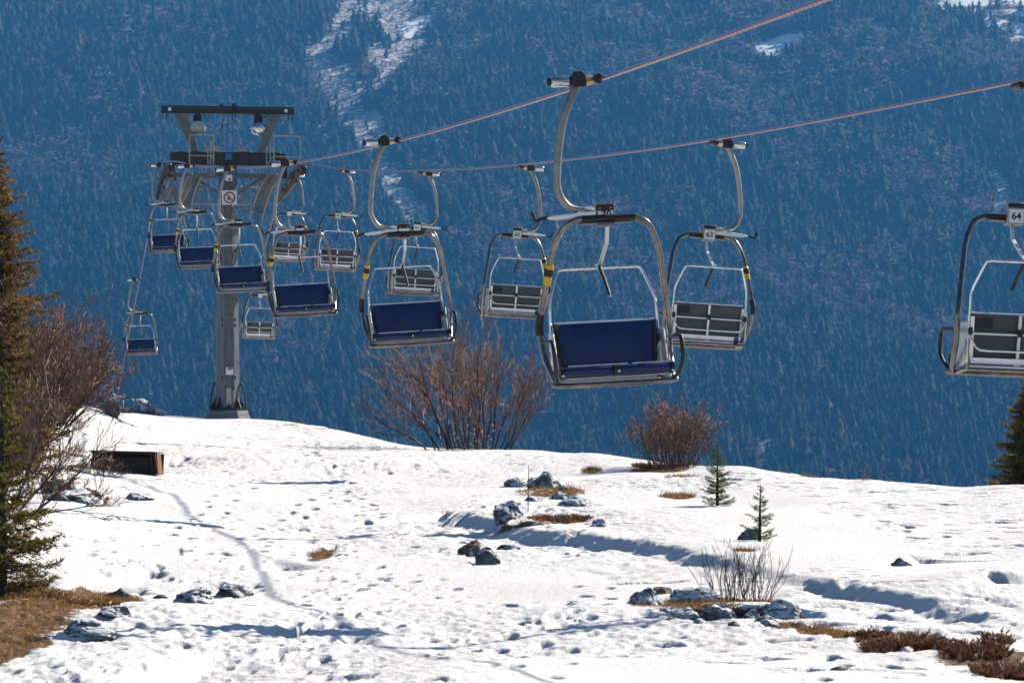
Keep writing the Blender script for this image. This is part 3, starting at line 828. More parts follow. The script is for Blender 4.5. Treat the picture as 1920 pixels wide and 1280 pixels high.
def kids(o): return [c for c in o.children]
def copy_tree(o, parent=None):
    c = o.copy(); COL.objects.link(c)
    if parent: c.parent = parent
    for ch in kids(o): copy_tree(ch, c)
    return c
proto = make_chair()
YAW = math.atan2(-LR['m'], 1)
G_A = 'chairs with blue seats on the left rope'; G_B = 'numbered chairs seen from behind on the right rope'
CH = [  # rope, distance, facing, roll, number, label, group
    (LR, 26.1, 0, 3.0, '70', 'large blue chair numbered 70, biggest whole chair, hanging over the snow', G_A),
    (LR, 38.9, 0, 3.6, None, 'blue chair next behind chair 70, hanging in front of chair 61', G_A),
    (LR, 51.9, 0, 3.4, None, 'blue chair just right of the tower mast, behind the one overlapping chair 61', G_A),
    (LR, 64.5, 0, 3.0, None, 'blue chair hanging in front of the tower mast', G_A),
    (LR, 77.6, 0, 2.6, None, 'blue chair just left of the tower mast, its right edge touching the mast', G_A),
    (LR, 90.5, 0, 2.4, None, 'blue chair hanging under the left wheel train of the tower', G_A),
    (LR, 106.0, 0, 1.5, None, 'small blue chair low beyond the tower, hanging left of the mast foot', G_A),
    (LR, 119.6, 0, 1.5, None, 'farthest chair, seat hidden behind the snowy crest by the reddish shrub', G_A),
    (RR_, 27.45, 1, 2.4, '64', 'grey-backed chair numbered 64, cut off by the right edge', G_B),
    (RR_, 38.9, 1, 3.6, '63', 'grey-backed chair numbered 63, half behind blue chair 70', G_B),
    (RR_, 52.9, 1, 3.4, '62', 'grey-backed chair numbered 62, beside the left leg of chair 70', G_B),
    (RR_, 65.0, 1, 3.4, '61', 'grey-backed chair numbered 61, seen through the hoop of a blue chair', G_B),
    (RR_, 79.6, 1, 2.6, '60', 'grey-backed chair numbered 60, between chair 61 and the tower', G_B),
    (RR_, 92.3, 1, 2.4, None, 'grey-backed chair hanging under the right wheel train of the tower', G_B),
    (RR_, 102.0, 1, 2.0, None, 'small grey-backed chair low beyond the tower, right beside the mast', G_B),
]
trees = []
for i, (rp, d, back, roll, num, lab, grp) in enumerate(CH):
    o = proto if i == 0 else copy_tree(proto)
    o.location = rope_p(rp, d) - Vector((0, 0, .04 if back else 0))
    o.rotation_euler = (0, R(-roll), YAW + (PI if back else 0) + R(((i * 37) % 7 - 3) * .7 if i else 0))
    tag(o, lab, 'chairlift chair', grp)
    trees.append((o, num, back))
for (o, num, back) in trees:
    if not num: continue
    br = [c for c in o.children if c.name.startswith('hinge_bracket')][0]
    t = text_mesh(num, .098, M['black'], 'number')
    t.parent = br
    if back:
        t.location = P(0, .118, -.048); t.rotation_euler = (R(90), 0, PI)
    else:
        t.location = P(.005, .027, -.018); t.rotation_euler = (R(90), 0, 0)

# ------------------------------------------------------------------ lift tower
TD = 91.3
tc_ = (rope_p(LR, TD) + rope_p(RR_, TD)) / 2
TB = Vector((tc_.x - .04, TD, -2.46))
tower = empty('lift_tower', TB, (0, 0, YAW))
tag(tower, 'grey steel chairlift tower with wheel trains, work platforms and two lamps on the crest', 'lift tower')
Rinv = Matrix.Rotation(-YAW, 3, 'Z')
def tl(p): return Rinv @ (Vector(p) - TB)
def octo(r0, r1, z0, z1, mb, n=8):
    a = PI / 8
    pr_ = lambda r, z: [Vector((r * math.cos(a + 2 * PI * k / n), r * math.sin(a + 2 * PI * k / n), z)) for k in range(n)]
    b = len(mb.v); mb.v += [tuple(p) for p in pr_(r0, z0) + pr_(r1, z1)]
    for k in range(n):
        k2 = (k + 1) % n; mb.f.append((b + k, b + k2, b + n + k2, b + n + k))
    mb.f.append(tuple(b + k for k in range(n))[::-1]); mb.f.append(tuple(b + n + k for k in range(n)))
mb = MB(); octo(.78, .74, -.5, .10, mb); octo(.70, .68, .10, .24, mb); mb.build('foundation', M['concrete'], tower, smooth=False, bevel=.02)
mb = MB(); octo(.415, .29, .28, 8.1, mb); mast = mb.build('mast', M['mast'], tower, smooth=False)
mb = MB(); octo(.60, .60, .24, .30, mb)
for k in range(8):
    a = 2 * PI * k / 8; c, s = math.cos(a), math.sin(a)
    mb.prism([(c * .37 - s * .01, s * .37 + c * .01, .30), (c * .57 - s * .01, s * .57 + c * .01, .30), (c * .55 - s * .01, s * .55 + c * .01, .36), (c * .37 - s * .01, s * .37 + c * .01, .72)], (s * .02, -c * .02, 0))
for k in range(16):
    a = 2 * PI * (k + .5) / 16; mb.lathe([(.03, 0), (.03, .06), (.015, .09)], (.50 * math.cos(a), .50 * math.sin(a), .30), (0, 0, 1), 8)
mb.build('flange', M['mastdark'], tower, smooth=False)
for s in (-1, 1):
    mb = MB(); mb.tube(cr([(s * .40, -.12, 1.15), (s * .46, -.14, 1.05), (s * .55, -.15, .6), (s * .58, -.15, .3)], 5), .03, 8); mb.build('cable_conduit', M['black'], tower)
# ladder on the front face
mb = MB()
ry = lambda z: -(.415 + (.29 - .415) * (z - .28) / 7.82) * math.cos(PI / 8) - .09
for s in (-1, 1): mb.bar((s * .165, ry(.9), .9), (s * .165, ry(8.0), 8.0), .03, .05)
z = 1.05
while z < 7.9:
    mb.tube([(-.165, ry(z), z), (.165, ry(z), z)], .012, 6); z += .28
for z in (1.0, 2.4, 3.8, 5.2, 6.6):
    for s in (-1, 1): mb.bar((s * .165, ry(z), z), (s * .165, ry(z) + .12, z), .03, .04)
mb.build('ladder', M['mast'], tower, smooth=False)
# hatches / dark slots on the mast front
mb = MB()
for (z, w) in ((3.15, .05), (2.97, .05), (1.3, .05), (5.35, .06)):
    for (x, ww) in ((.21, w), (-.2, w * .7)): mb = MB(); mb.box((x, ry(z) + .075, z), (ww, .03, .10)); mb.build('slot', M['black'], mast, smooth=False)
mb = MB(); mb.box((0, ry(.7) + .06, .72), (.16, .05, .55)); mb.build('hatch', M['galv'], tower, smooth=False, bevel=.01)
# signs
sy = ry(7.05) - .05
mb = MB(); mb.box((0.02, sy, 7.05), (.48, .015, .46)); sg = mb.build('prohibition_sign', M['signwhite'], tower, smooth=False)
mb = MB()
ring = [(.02 + .165 * math.cos(a), sy - .014, 7.05 + .165 * math.sin(a)) for a in np.linspace(0, 2 * PI, 33)]
mb.tube(ring, .023, 6, caps=False); mb.bar((.02 - .115, sy - .016, 7.05 + .115), (.02 + .115, sy - .016, 7.05 - .115), .012, .035)
mb.build('red_ring', M['signred'], sg)
mb = MB(); mb.box((-.01, sy - .011, 7.06), (.05, .006, .11)); mb.box((.05, sy - .011, 7.0), (.16, .006, .025)); mb.box((.03, sy - .011, 7.10), (.10, .006, .02)); mb.box((.0, sy - .011, 6.98), (.03, .006, .07)); mb.build('pictogram', M['black'], sg, smooth=False)
mb = MB(); mb.box((0.0, ry(7.65) - .05, 7.68), (.22, .015, .2)); pl = mb.build('tower_plate', M['signwhite'], tower, smooth=False)
mb = MB(); mb.box((0.03, ry(7.65) - .06, 7.64), (.06, .006, .07)); mb.build('plate_mark', M['black'], pl, smooth=False)
mb = MB(); mb.box((.02, ry(1.75) - .05, 1.52), (.24, .015, .24)); ps = mb.build('notice', M['signwhite'], tower, smooth=False)
mb = MB(); mb.box((.04, ry(1.75) - .06, 1.59), (.17, .006, .08)); mb.build('notice_band', M['pink'], ps, smooth=False)
# crossarm
mb = MB(); mb.box((0, 0, 8.30), (3.7, .36, .38)); mb.box((0, -.2, 8.50), (3.3, .06, .03)); mb.box((0, -.2, 8.11), (3.72, .06, .03))
for x in np.arange(-1.7, 1.75, .34): mb.box((x, -.195, 8.30), (.03, .03, .34))
ca = mb.build('crossarm', M['mastdark'], tower, smooth=False, bevel=.01)
mb = MB(); mb.box((0, 0, 7.78), (3.5, .14, .13)); mb.box((0, -.3, 7.70), (3.1, .06, .06))
for s in (-1, 1): mb.bar((s * .3, 0, 7.2), (s * 1.1, 0, 7.72), .1, .1)
mb.build('cross_beam', M['beam'], tower, smooth=False)
# lifting frame on top
mb = MB(); mb.box((0, 0, 9.86), (4.25, .20, .16)); mb.box((0, 0, 9.975), (4.25, .26, .03)); mb.box((0, 0, 9.765), (4.25, .26, .03))
for s in (-1, 1):
    for dx in (2.08, 1.95): mb.box((s * dx, 0, 9.66), (.03, .1, .2))
lf = mb.build('lifting_beam', M['mastdark'], tower, smooth=False)
mb = MB()
for s in (-1, 1): mb = MB(); mb.box((s * 1.86, -.145, 9.87), (.10, .02, .10)); mb.build('reflector', M['signwhite'], lf, smooth=False)
for s in (-1, 1):
    mb = MB(); mb.prism([(s * 1.72, -.14, 9.75), (s * 1.30, -.14, 9.75), (s * .93, -.14, 8.5), (s * 1.12, -.14, 8.5)], (0, .28, 0)); mb.build('frame_leg', M['beam'], tower, smooth=False, bevel=.01)
mb = MB()
for (a, b) in (((-.08, 0, 9.75), (-.42, 0, 8.5)), ((.12, 0, 9.75), (.55, 0, 8.5)), ((.0, 0, 9.75), (-.05, 0, 8.5)), ((.16, 0, 9.75), (.16, 0, 8.5)), ((-.16, 0, 9.75), (-.16, 0, 8.5))): mb.tube([a, b], .011, 5)
mb.tube([(.22, -.14, 10.05), (.22, -.14, 9.45)], .018, 6); mb.box((-.2, 0, 10.02), (.12, .15, .08)); mb.box((.2, 0, 10.03), (.14, .15, .12)); mb.build('hoist_wire', M['mastdark'], tower)
# flood lamps
for s, ang in ((-1, .25), (1, -.25)):
    mb = MB(); mb.tube([(s * .97, -.05, 9.77), (s * .97, -.05, 9.68)], .10, 10); mb.tube([(s * .97, -.05, 9.68), (s * .97, -.08, 9.45)], [.13, .15], 12); mb.tube([(s * .6, 0, 9.70), (s * 1.3, 0, 9.70)], .012, 6)
    mb.tube([(s * .97 + .14, -.08, 9.62), (s * .97 + .36, -.05, 9.72)], .012, 5)
    lm = mb.build('floodlight', M['mastdark'], tower)
    mb = MB(); mb.lathe([(.10, .26), (.19, .20), (.245, .10), (.255, .0), (.235, -.06), (.15, -.14), (.05, -.165)], (s * .97, -.10, 9.25), (0, .25, 1), 20); mb.build('reflector_bowl', M['lampface'] if s < 0 else M['chrome'], lm)
# work platforms along the wheel trains, their handrails and the wheel trains
for rp, s in ((LR, -1), (RR_, 1)):
    pts = {d: tl(rope_p(rp, d)) for d in np.arange(88.0, 95.3, .1).round(1)}
    ctr = tl(rope_p(rp, 91.3))
    mb = MB()
    dn = np.linspace(88.3, 94.9, 12); sheaves = []
    for d in dn:
        p = tl(rope_p(rp, d)) + Vector((0, 0, -.19))
        mb = MB() if d > dn[0] else mb; mb.lathe([(.05, -.05), (.155, -.045), (.165, -.03), (.135, -.012), (.135, .012), (.165, .03), (.155, .045), (.05, .05)], p, (1, 0, 0), 16); sheaves.append(mb)
    mb = MB()
    for k in range(0, 12, 2):
        a = tl(rope_p(rp, dn[k])) + Vector((-s * .09, 0, -.20)); b = tl(rope_p(rp, dn[k + 1])) + Vector((-s * .09, 0, -.20))
        mb.bar(a, b, .03, .11); 
    for k in range(0, 12, 4):
        a = tl(rope_p(rp, (dn[k] + dn[k + 1]) / 2)) + Vector((-s * .14, 0, -.30)); b = tl(rope_p(rp, (dn[k + 2] + dn[k + 3]) / 2)) + Vector((-s * .14, 0, -.30)); mb.bar(a, b, .05, .16)
    a = tl(rope_p(rp, dn[1])) + Vector((-s * .2, 0, -.5)); b = tl(rope_p(rp, dn[10])) + Vector((-s * .2, 0, -.5)); mb.bar(a, b, .07, .2)
    tr = mb.build('sheave_train', M['rocker'], tower, smooth=False)
    for q in sheaves: q.build('sheave', M['mastdark'], tr)
    mb = MB(); mb.box((s * 1.80, 0, 7.95), (.2, .22, .5)); mb.build('arm_bracket', M['mastdark'], tower, smooth=False)
    # catwalk, sloping with the rope
    y0, y1 = -3.0, 3.4; z0, z1 = 7.62, 6.55
    mb = MB()
    cx = s * 1.22
    for k in range(30):
        t = k / 29; mb.bar((cx - .20, y0 + (y1 - y0) * t, z0 + (z1 - z0) * t * t), (cx + .20, y0 + (y1 - y0) * t, z0 + (z1 - z0) * t * t), .05, .03)
    for e in (-.20, .20):
        for k in range(14):
            t, t2 = k / 14, (k + 1) / 14
            mb.bar((cx + e, y0 + (y1 - y0) * t, z0 + (z1 - z0) * t * t), (cx + e, y0 + (y1 - y0) * t2, z0 + (z1 - z0) * t2 * t2), .04, .09)
    cw = mb.build('catwalk', M['beam'], tower, smooth=False)
    mb = MB(); mb.bar((cx + s * .1 - .02, -3.0, 7.66), (cx + s * .05 - .16, -2.9, 7.32), .05, .10); mb.bar((cx + s * .05 - .16, -2.92, 7.32), (cx + s * .05 - .45, -2.8, 6.72), .06, .14)
    mb.build('support_strut', M['tan'], cw, smooth=False)
    mb = MB(); mb.bar((s * 1.75, -.3, 7.3), (s * 1.62, -.3, 6.9), .12, .18); mb.build('hanging_strut', M['tan'], cw, smooth=False)
    mb = MB()
    hx0, hx1 = (s * .78, s * 1.50) if s < 0 else (s * 1.14, s * 1.98)
    if s < 0: hx0, hx1 = -.68, -1.42
    else: hx0, hx1 = 1.20, 2.02
    for yy in (-2.9,):
        mb.tube(cr([(hx0, yy, 7.6), (hx0, yy, 8.75), (hx0 + .06 * s, yy, 8.86), (hx1 - .06 * s, yy, 8.86), (hx1, yy, 8.75), (hx1, yy, 7.7)], 4), .019, 8)
        mb.tube([(hx0, yy, 8.22), (hx1, yy, 8.22)], .015, 6)
    xi = hx0
    for k, yy in enumerate((-2.9, -1.7, -.5, .7, 1.9, 3.1)):
        zt = 8.86 - .05 * k - .012 * k * k; mb.tube([(xi, yy, zt - 1.15), (xi, yy, zt)], .019, 8)
    mb.tube([(xi, -2.9, 8.86), (xi, -.5, 8.72), (xi, 3.1, 8.32)], .019, 8); mb.tube([(xi, -2.9, 8.25), (xi, -.5, 8.1), (xi, 3.1, 7.7)], .015, 8)
    mb.build('handrail', M['galv'], tower)
    mb = MB()
    for k in range(9):
        mb.bar((s * .55 + s * k * .09, 1.5 + .1 * k, 7.5), (s * .55 + s * k * .09, 1.9 + .1 * k, 6.75), .02, .03)
    mb.bar((s * .5, 1.5, 7.52), (s * 1.4, 2.4, 7.52), .05, .05); mb.bar((s * .5, 1.9, 6.75), (s * 1.4, 2.8, 6.75), .05, .05)
    mb.build('access_grating', M['mast'], tower, smooth=False)
    mb = MB(); mb.box((s * .45, -.22, 8.62), (.28, .2, .16)); mb.build('junction_box', M['galv'], tower, smooth=False, bevel=.02)
mb = MB(); mb.tube([(-1.9, 2.9, 7.0), (1.3, 2.9, 7.0)], .022, 8)
for x in (-1.7, -.8, .75, 1.2): mb.tube([(x, 2.9, 7.0), (x, 2.9, 7.1)], .02, 6)
mb.build('tie_pipe', M['galv'], tower)
mb = MB(); mb.box((0, -.27, 8.36), (.21, .16, .22)); bb = mb.build('control_box', M['bluebox'], tower, smooth=False, bevel=.015)
mb = MB(); mb.tube([(0, -.25, 8.25), (0, -.3, 7.95)], .03, 8); mb.tube(cr([(.25, -.2, 8.15), (.3, -.3, 8.4), (.5, -.3, 8.55), (.7, -.2, 8.5)], 4), .012, 6); mb.build('cable', M['black'], bb)

# ------------------------------------------------------------------ vegetation builders
def tri_needle(mb, p, d, ln, w, r):
    side = d.cross(Vector((r.uniform(-1, 1), r.uniform(-1, 1), r.uniform(-1, 1))))
    if side.length < 1e-4: return
    side = side.normalized() * w
    mb.tri(p - side, p + side, p + d * ln)

def spruce(name, base, height, radius, mat, seed, label, nwh=26, perw=6, needle=.05, density=26, droop=.35, z_from=.05, nw=.2, group=None, cat='tree', sparse=0.0, lean=0.0):
    r = random.Random(seed)
    root = empty(name, base); tag(root, label, cat, group)
    tk = MB(); top = Vector((lean * height, 0, height))
    tk.tube([Vector((0, 0, -.3)), Vector((lean * height * .3, 0, height * .4)), top], [height * .02 + .012, height * .013 + .008, .004], 7)
    cr_ = MB()
    for w in range(nwh):
        t = z_from + (1 - z_from) * (w / nwh) ** .95; h = t * height
        Lb = radius * (1 - t) ** .8 * r.uniform(.8, 1.1) + .03 * height * (1 - t) + .012
        a0 = r.uniform(0, 2 * PI)
        for k in range(perw):
            if r.random() < sparse: continue
            a = a0 + 2 * PI * k / perw + r.uniform(-.3, .3); ln = Lb * r.uniform(.5, 1.2); h = t * height + r.uniform(-.5, .5) * height / nwh
            d0 = Vector((math.cos(a), math.sin(a), 0)); o = Vector((lean * h, 0, h))
            nseg = 5; pts = [o]
            for i in range(1, nseg + 1):
                q = i / nseg; z = ln * (.25 * (1 - t) * 0 + .35 * t * q - droop * (1 - t) * q + .22 * q * q * (1 - t))
                pts.append(o + d0 * ln * q + Vector((r.uniform(-.03, .03) * ln, r.uniform(-.03, .03) * ln, z)))
            tk.tube(pts, [max(.002, (.012 * height ** .4) * .45 * (1 - i / (nseg + 1)) * (ln / max(radius, .1)) ** .5) for i in range(nseg + 1)], 4, caps=False)
            nn = max(6, int(density * ln / max(radius, .05) * 3))
            for i in range(nn):
                q = .12 + .88 * (i + r.random()) / nn
                f = q * nseg; i0 = min(nseg - 1, int(f)); p = pts[i0].lerp(pts[i0 + 1], f - i0)
                dirn = (pts[i0 + 1] - pts[i0]).normalized()
                sd = 1 if r.random() < .5 else -1
                lat = Vector((-d0.y, d0.x, 0)) * sd
                tl_ = ln * .42 * (1.05 - q) * r.uniform(.5, 1.1) + needle * .6      # side twig
                tip = p + (dirn * .75 + lat * r.uniform(.2, 1.1) + Vector((0, 0, r.uniform(-.55, .3)))).normalized() * tl_
                m = max(2, int(tl_ / (needle * .55)))
                for j in range(m):
                    b = p.lerp(tip, (j + r.random()) / m)
                    dv = ((tip - p).normalized() * r.uniform(.3, .9) + Vector((r.uniform(-1, 1), r.uniform(-1, 1), r.uniform(-.55, .8))) * .75).normalized()
                    tri_needle(cr_, b, dv, needle * r.uniform(.7, 1.5), needle * nw, r)
    tk.build('trunk', M['bark'], root); cr_.build('crown', mat, root, smooth=False)
    return root

def branchy(stem_mb, twig_mb, p, d, ln, rad, lvl, r, spread, up, nb, jit=.22, tips=None, minr=.0022):
    """recursive bare branch; thick wood in stem_mb, thin in twig_mb"""
    nseg = 5 if lvl < 3 else 3
    pts = [p]; dv = d.normalized()
    for i in range(nseg):
        dv = (dv + Vector((r.uniform(-jit, jit), r.uniform(-jit, jit), r.uniform(-jit, jit) + up * .12))).normalized()
        pts.append(pts[-1] + dv * ln / nseg)
    r1 = max(minr, rad * .45)
    mb = stem_mb if lvl < 1 else twig_mb
    mb.tube(pts, [rad + (r1 - rad) * i / nseg for i in range(nseg + 1)], 6 if lvl == 0 else (4 if lvl == 1 else 3), caps=False)
    if tips is not None and lvl >= 2: tips.append((pts[-1], dv))
    if lvl >= len(nb): return
    for k in range(nb[lvl]):
        q = r.uniform(.22, 1.0) if k else 1.0
        f = q * nseg; i0 = min(nseg - 1, int(f)); b = pts[i0].lerp(pts[min(nseg, i0 + 1)], f - i0)
        ax = (pts[i0 + 1] - pts[i0]).normalized()
        o = ax.orthogonal().normalized(); o.rotate(Matrix.Rotation(r.uniform(0, 2 * PI), 3, ax))
        nd = (ax + o * spread * r.uniform(.5, 1.2) + Vector((0, 0, up * .25))).normalized()
        branchy(stem_mb, twig_mb, b, nd, ln * r.uniform(.38, .62) * (1.15 - .45 * q), max(minr, rad * (.55 - .2 * q)), lvl + 1, r, spread, up, nb, jit, tips, minr)

def bare_shrub(name, base, stems, H, fan, seed, label, cat, nb=(7, 6, 4), rad=.03, twig='twig', stem='bark', spread=.55, up=.5, group=None, leaves=0, bias=(0, 0), base_r=.2, minr=.0022, leafmat='deadleaf', leafz=(0, .3), leafsize=.03):
    r = random.Random(seed)
    root = empty(name, base); tag(root, label, cat, group)
    sm, tm = MB(), MB(); tips = []
    if stems < 10: tm = sm
    for s in range(stems):
        a = s * 2.39996 + r.uniform(-.35, .35); lean = fan * math.sqrt((s + .5) / stems) * r.uniform(.85, 1.1)
        d = Vector((math.cos(a) * math.sin(lean) + bias[0], math.sin(a) * math.sin(lean) + bias[1], math.cos(lean)))
        q = base_r * ((s + .5) / stems) ** .5; p = Vector((math.cos(a) * q, math.sin(a) * q, -.08))
        ln = H * r.uniform(.75, 1.05) * (1 - .5 * lean)
        branchy(sm, tm, p, d, ln * .82, rad * r.uniform(.6, 1.1), 0, r, spread, up, nb, tips=tips, minr=minr)
    sm.build('stem', M[stem], root)
    if tm is not sm: tm.build('twigs', M[twig], root)
    if leaves:
        lb = MB()
        for k in range(leaves):
            a = r.uniform(0, 2 * PI); q = r.random() ** .5 * H * fan * .55; z = r.uniform(*leafz) * H
            p = Vector((math.cos(a) * q * (.35 + z / H), math.sin(a) * q * (.35 + z / H), z))
            if tips and leafz[1] > .5:
                p = r.choice(tips)[0] + Vector((r.uniform(-.03, .03), r.uniform(-.03, .03), r.uniform(-.04, .02)))
            e1 = Vector((r.uniform(-1, 1), r.uniform(-1, 1), r.uniform(-1, .5))).normalized() * leafsize * r.uniform(.6, 1.3)
            e2 = e1.orthogonal().normalized() * leafsize * .5
            lb.tri(p, p + e1 * .6 + e2, p + e1); lb.tri(p, p + e1, p + e1 * .6 - e2)
        lb.build('dry_leaves', M[leafmat], root, smooth=False)
    return root

# ------------------------------------------------------------------ plants in place
def crest(px, back=1.0, sink=0.0):
    u = (px - 960) / F; dr = float(ridge(np.array(u))[0]) + back
    return Vector((u * dr, dr, gz(u * dr, dr) - sink))
p = crest(882, .8)
bare_shrub('bare_tree', p, 26, 3.55, .54, 11, 'leafless many-stemmed tree with dark fanned branches on the crest below the blue chairs', 'tree', nb=(9, 6, 4), rad=.028, spread=.48, up=.2, base_r=.95, leaves=320, leafz=(.0, .22), leafsize=.06, minr=.0027)
p = crest(1262, -1.5)
bare_shrub('bare_shrub', p, 60, 1.45, .48, 12, 'dense rounded shrub of orange-brown twigs on the crest beside the young fir', 'shrub', nb=(6, 4, 3), rad=.012, twig='twig2', stem='twigdark', spread=.5, up=.25, base_r=.40, leaves=2200, leafz=(0, 1), leafsize=.03, minr=.0024)
# left: reddish shrubs behind and the two big conifers
def aim(px, py, d): return Vector(((px - 960) / F * d, d, (640 - py) / F * d))
def on(px, d):
    x = (px - 960) / F * d; return Vector((x, d, gz(x, d)))
bare_shrub('tall_shrub', on(18, 50), 40, 3.15, .6, 13, 'tall reddish leafless shrub against the brownish spruce', 'shrub', nb=(8, 6, 4), rad=.022, spread=.5, up=.45, bias=(.12, 0), base_r=.5, group='reddish shrubs on the left bank', minr=.0034, leaves=500, leafz=(0, 1), leafsize=.035)
bare_shrub('tall_shrub', on(85, 60), 34, 2.5, .7, 14, 'reddish leafless shrub leaning right towards the farthest chair', 'shrub', nb=(8, 6, 4), rad=.02, spread=.55, up=.25, bias=(.28, 0), base_r=.5, group='reddish shrubs on the left bank', minr=.0036)
bare_shrub('tall_shrub', on(-10, 33), 15, 2.0, .75, 15, 'nearest tangle of long dark twigs reaching over the snow beside the dark fir', 'shrub', nb=(7, 5, 3), rad=.016, twig='twigdark', spread=.5, up=.35, bias=(.4, 0), base_r=.4, group='reddish shrubs on the left bank', minr=.003)
spruce('spruce', on(-22, 56) - Vector((0, 0, .1)), 6.3, 1.65, M['needle_brown'], 21, 'tall sun-browned spruce at the left edge behind the shrubs', nwh=44, perw=9, needle=.085, density=26, droop=.3, z_from=.1, group='big conifers at the left edge')
spruce('spruce', on(18, 46) - Vector((0, 0, .1)), 2.9, 1.05, M['needle_brown'], 27, 'lower golden-brown spruce among the reddish shrubs at the left edge', nwh=26, perw=8, needle=.075, density=22, droop=.2, z_from=.08, group='big conifers at the left edge', sparse=.15)
spruce('spruce', on(4, 26.5) - Vector((0, 0, .1)), 2.25, .60, M['needle'], 22, 'dark green fir at the left edge above the dry grass', nwh=26, perw=8, needle=.042, density=24, droop=.2, z_from=.06, group='big conifers at the left edge', sparse=.25)
spruce('spruce', Vector(((1932 - 960) / F * 56, 56, (640 - 905) / F * 56 - .9)), 3.0, .95, M['needle'], 23, 'dark spruce rising from behind the crest at the right edge', nwh=34, perw=9, needle=.07, density=26, droop=.25, z_from=.05)
spruce('young_fir', spot(1345, 948), .92, .25, M['needle_young'], 24, 'young fir with full branches on the snow right of the orange-brown shrub', nwh=15, perw=7, needle=.032, density=15, droop=.0, z_from=.05, group='young firs on the snow', sparse=.2, nw=.14)
spruce('young_fir', spot(1424, 1015), .67, .20, M['needle_young'], 25, 'thin sparse young fir beside a small rock', nwh=13, perw=6, needle=.028, density=11, droop=.0, z_from=.04, group='young firs on the snow', sparse=.4, lean=.02, nw=.14)
bare_shrub('twiggy_bush', spot(1390, 1118), 60, .60, .26, 31, 'upright bush of thin dark twigs growing among the rocks', 'bush', nb=(3, 2), rad=.0045, twig='bark', stem='bark', spread=.3, up=.3, base_r=.27, minr=.0014)
bare_shrub('seedling', spot(1803, 1040), 4, .26, .5, 32, 'few bare twigs standing in a snow hollow', 'plant', nb=(2,), rad=.004, twig='twigdark', stem='twigdark', base_r=.012, minr=.0015)
bare_shrub('orange_twigs', crest(1622, -.3), 9, .32, .5, 33, 'small tuft of orange twigs on the crest, taller of two', 'plant', nb=(3, 2), rad=.005, twig='twig2', stem='twig2', base_r=.015, group='orange tufts on the crest', minr=.002)
bare_shrub('orange_twigs', crest(1672, .2), 6, .22, .4, 34, 'faint shorter tuft of orange twigs on the crest near the dip', 'plant', nb=(3,), rad=.004, twig='twig2', stem='twig2', base_r=.012, group='orange tufts on the crest', minr=.002)
for (px, py, w, h, sd, lab) in [(1690, 1212, .30, .13, 41, 'low reddish heather clump with a bare twig, broadest of the strip'), (1625, 1200, .16, .07, 46, 'small flat heather tuft at the left end of the heather strip'), (1830, 1235, .26, .11, 42, 'low dark heather left of the corner clump'), (1905, 1262, .32, .13, 43, 'low dark heather clump in the lower right corner'), (1870, 1215, .10, .12, 44, 'small upright heather tuft above the corner clump'), (1768, 1218, .14, .08, 45, 'tiny heather tuft between the broadest reddish clump and the dark one'),
        (1052, 972, .40, .10, 47, 'flat brown heather strip on the drift bank right of the jagged dark rock'), (1240, 874, .55, .14, 48, 'dark heather spreading at the foot of the dense rounded shrub'), (1432, 1150, .30, .10, 49, 'brown heather among the rocks under the twiggy bush'),
        (150, 766, .9, .28, 61, 'wide orange grass tussock on the left crest behind the shrubs'), (215, 772, .5, .20, 62, 'small orange grass tussock on the crest left of the snow-capped rocks'), (60, 1120, .35, .12, 63, 'grass tussock at the foot of the dark green fir'), (170, 1135, .25, .09, 64, 'grass tussock at the tip of the thawed patch at lower left')]:
    r = random.Random(sd); root = empty('heather' if sd < 60 else 'grass_tussock', spot(px, py)); tag(root, lab, 'shrub' if sd < 60 else 'grass tuft', 'heather clumps on the snow' if sd < 60 else 'dry grass tussocks')
    sm, lb = MB(), MB()
    for k in range(int(260 * w / .3)):
        a = r.uniform(0, 2 * PI); q = r.random() ** .5
        p = Vector((math.cos(a) * q * w, math.sin(a) * q * w * .8, 0)); p.z = gz(root.location.x + p.x, root.location.y + p.y) - root.location.z - .01
        d = Vector((math.cos(a) * .7, math.sin(a) * .7, r.uniform(.5, 1.3))).normalized(); ln = h * r.uniform(.5, 1.2) * (1.15 - .6 * q)
        tip = p + d * ln; sm.tube([p, p.lerp(tip, .5) + Vector((r.uniform(-.01, .01), 0, .005)), tip], [.003, .0025, .0015], 3, caps=False)
        for j in range(16):
            b = p.lerp(tip, r.uniform(.2, 1.05)); dv = (d + Vector((r.uniform(-1, 1), r.uniform(-1, 1), r.uniform(-.5, 1)))).normalized(); tri_needle(lb, b, dv, .022 * r.uniform(.6, 1.4), .0055, r)
    sm.build('stem', M['twigdark'], root); lb.build('foliage', M['heather'] if sd < 60 else M['drygrass'], root, smooth=False)

for (px, py, st, H, sd, lab) in [(120, 812, 20, .75, 71, 'low bare shrub on the left bank, nearest the wooden box'), (40, 850, 22, 1.0, 72, 'low bare shrub above the dark green fir at the left edge'), (140, 948, 18, .42, 73, 'small bare shrub among the dark earthy rocks at left'), (85, 925, 18, .5, 74, 'small bare shrub between the dark fir and the earthy rocks')]:
    bare_shrub('low_shrub', spot(px, py), st, H, .9, sd, lab, 'shrub', nb=(6, 4, 3), rad=.009, twig='twig', stem='twigdark', spread=.6, up=.15, base_r=.35, minr=.0028, group='low bare shrubs on the left bank', bias=(.15, 0))

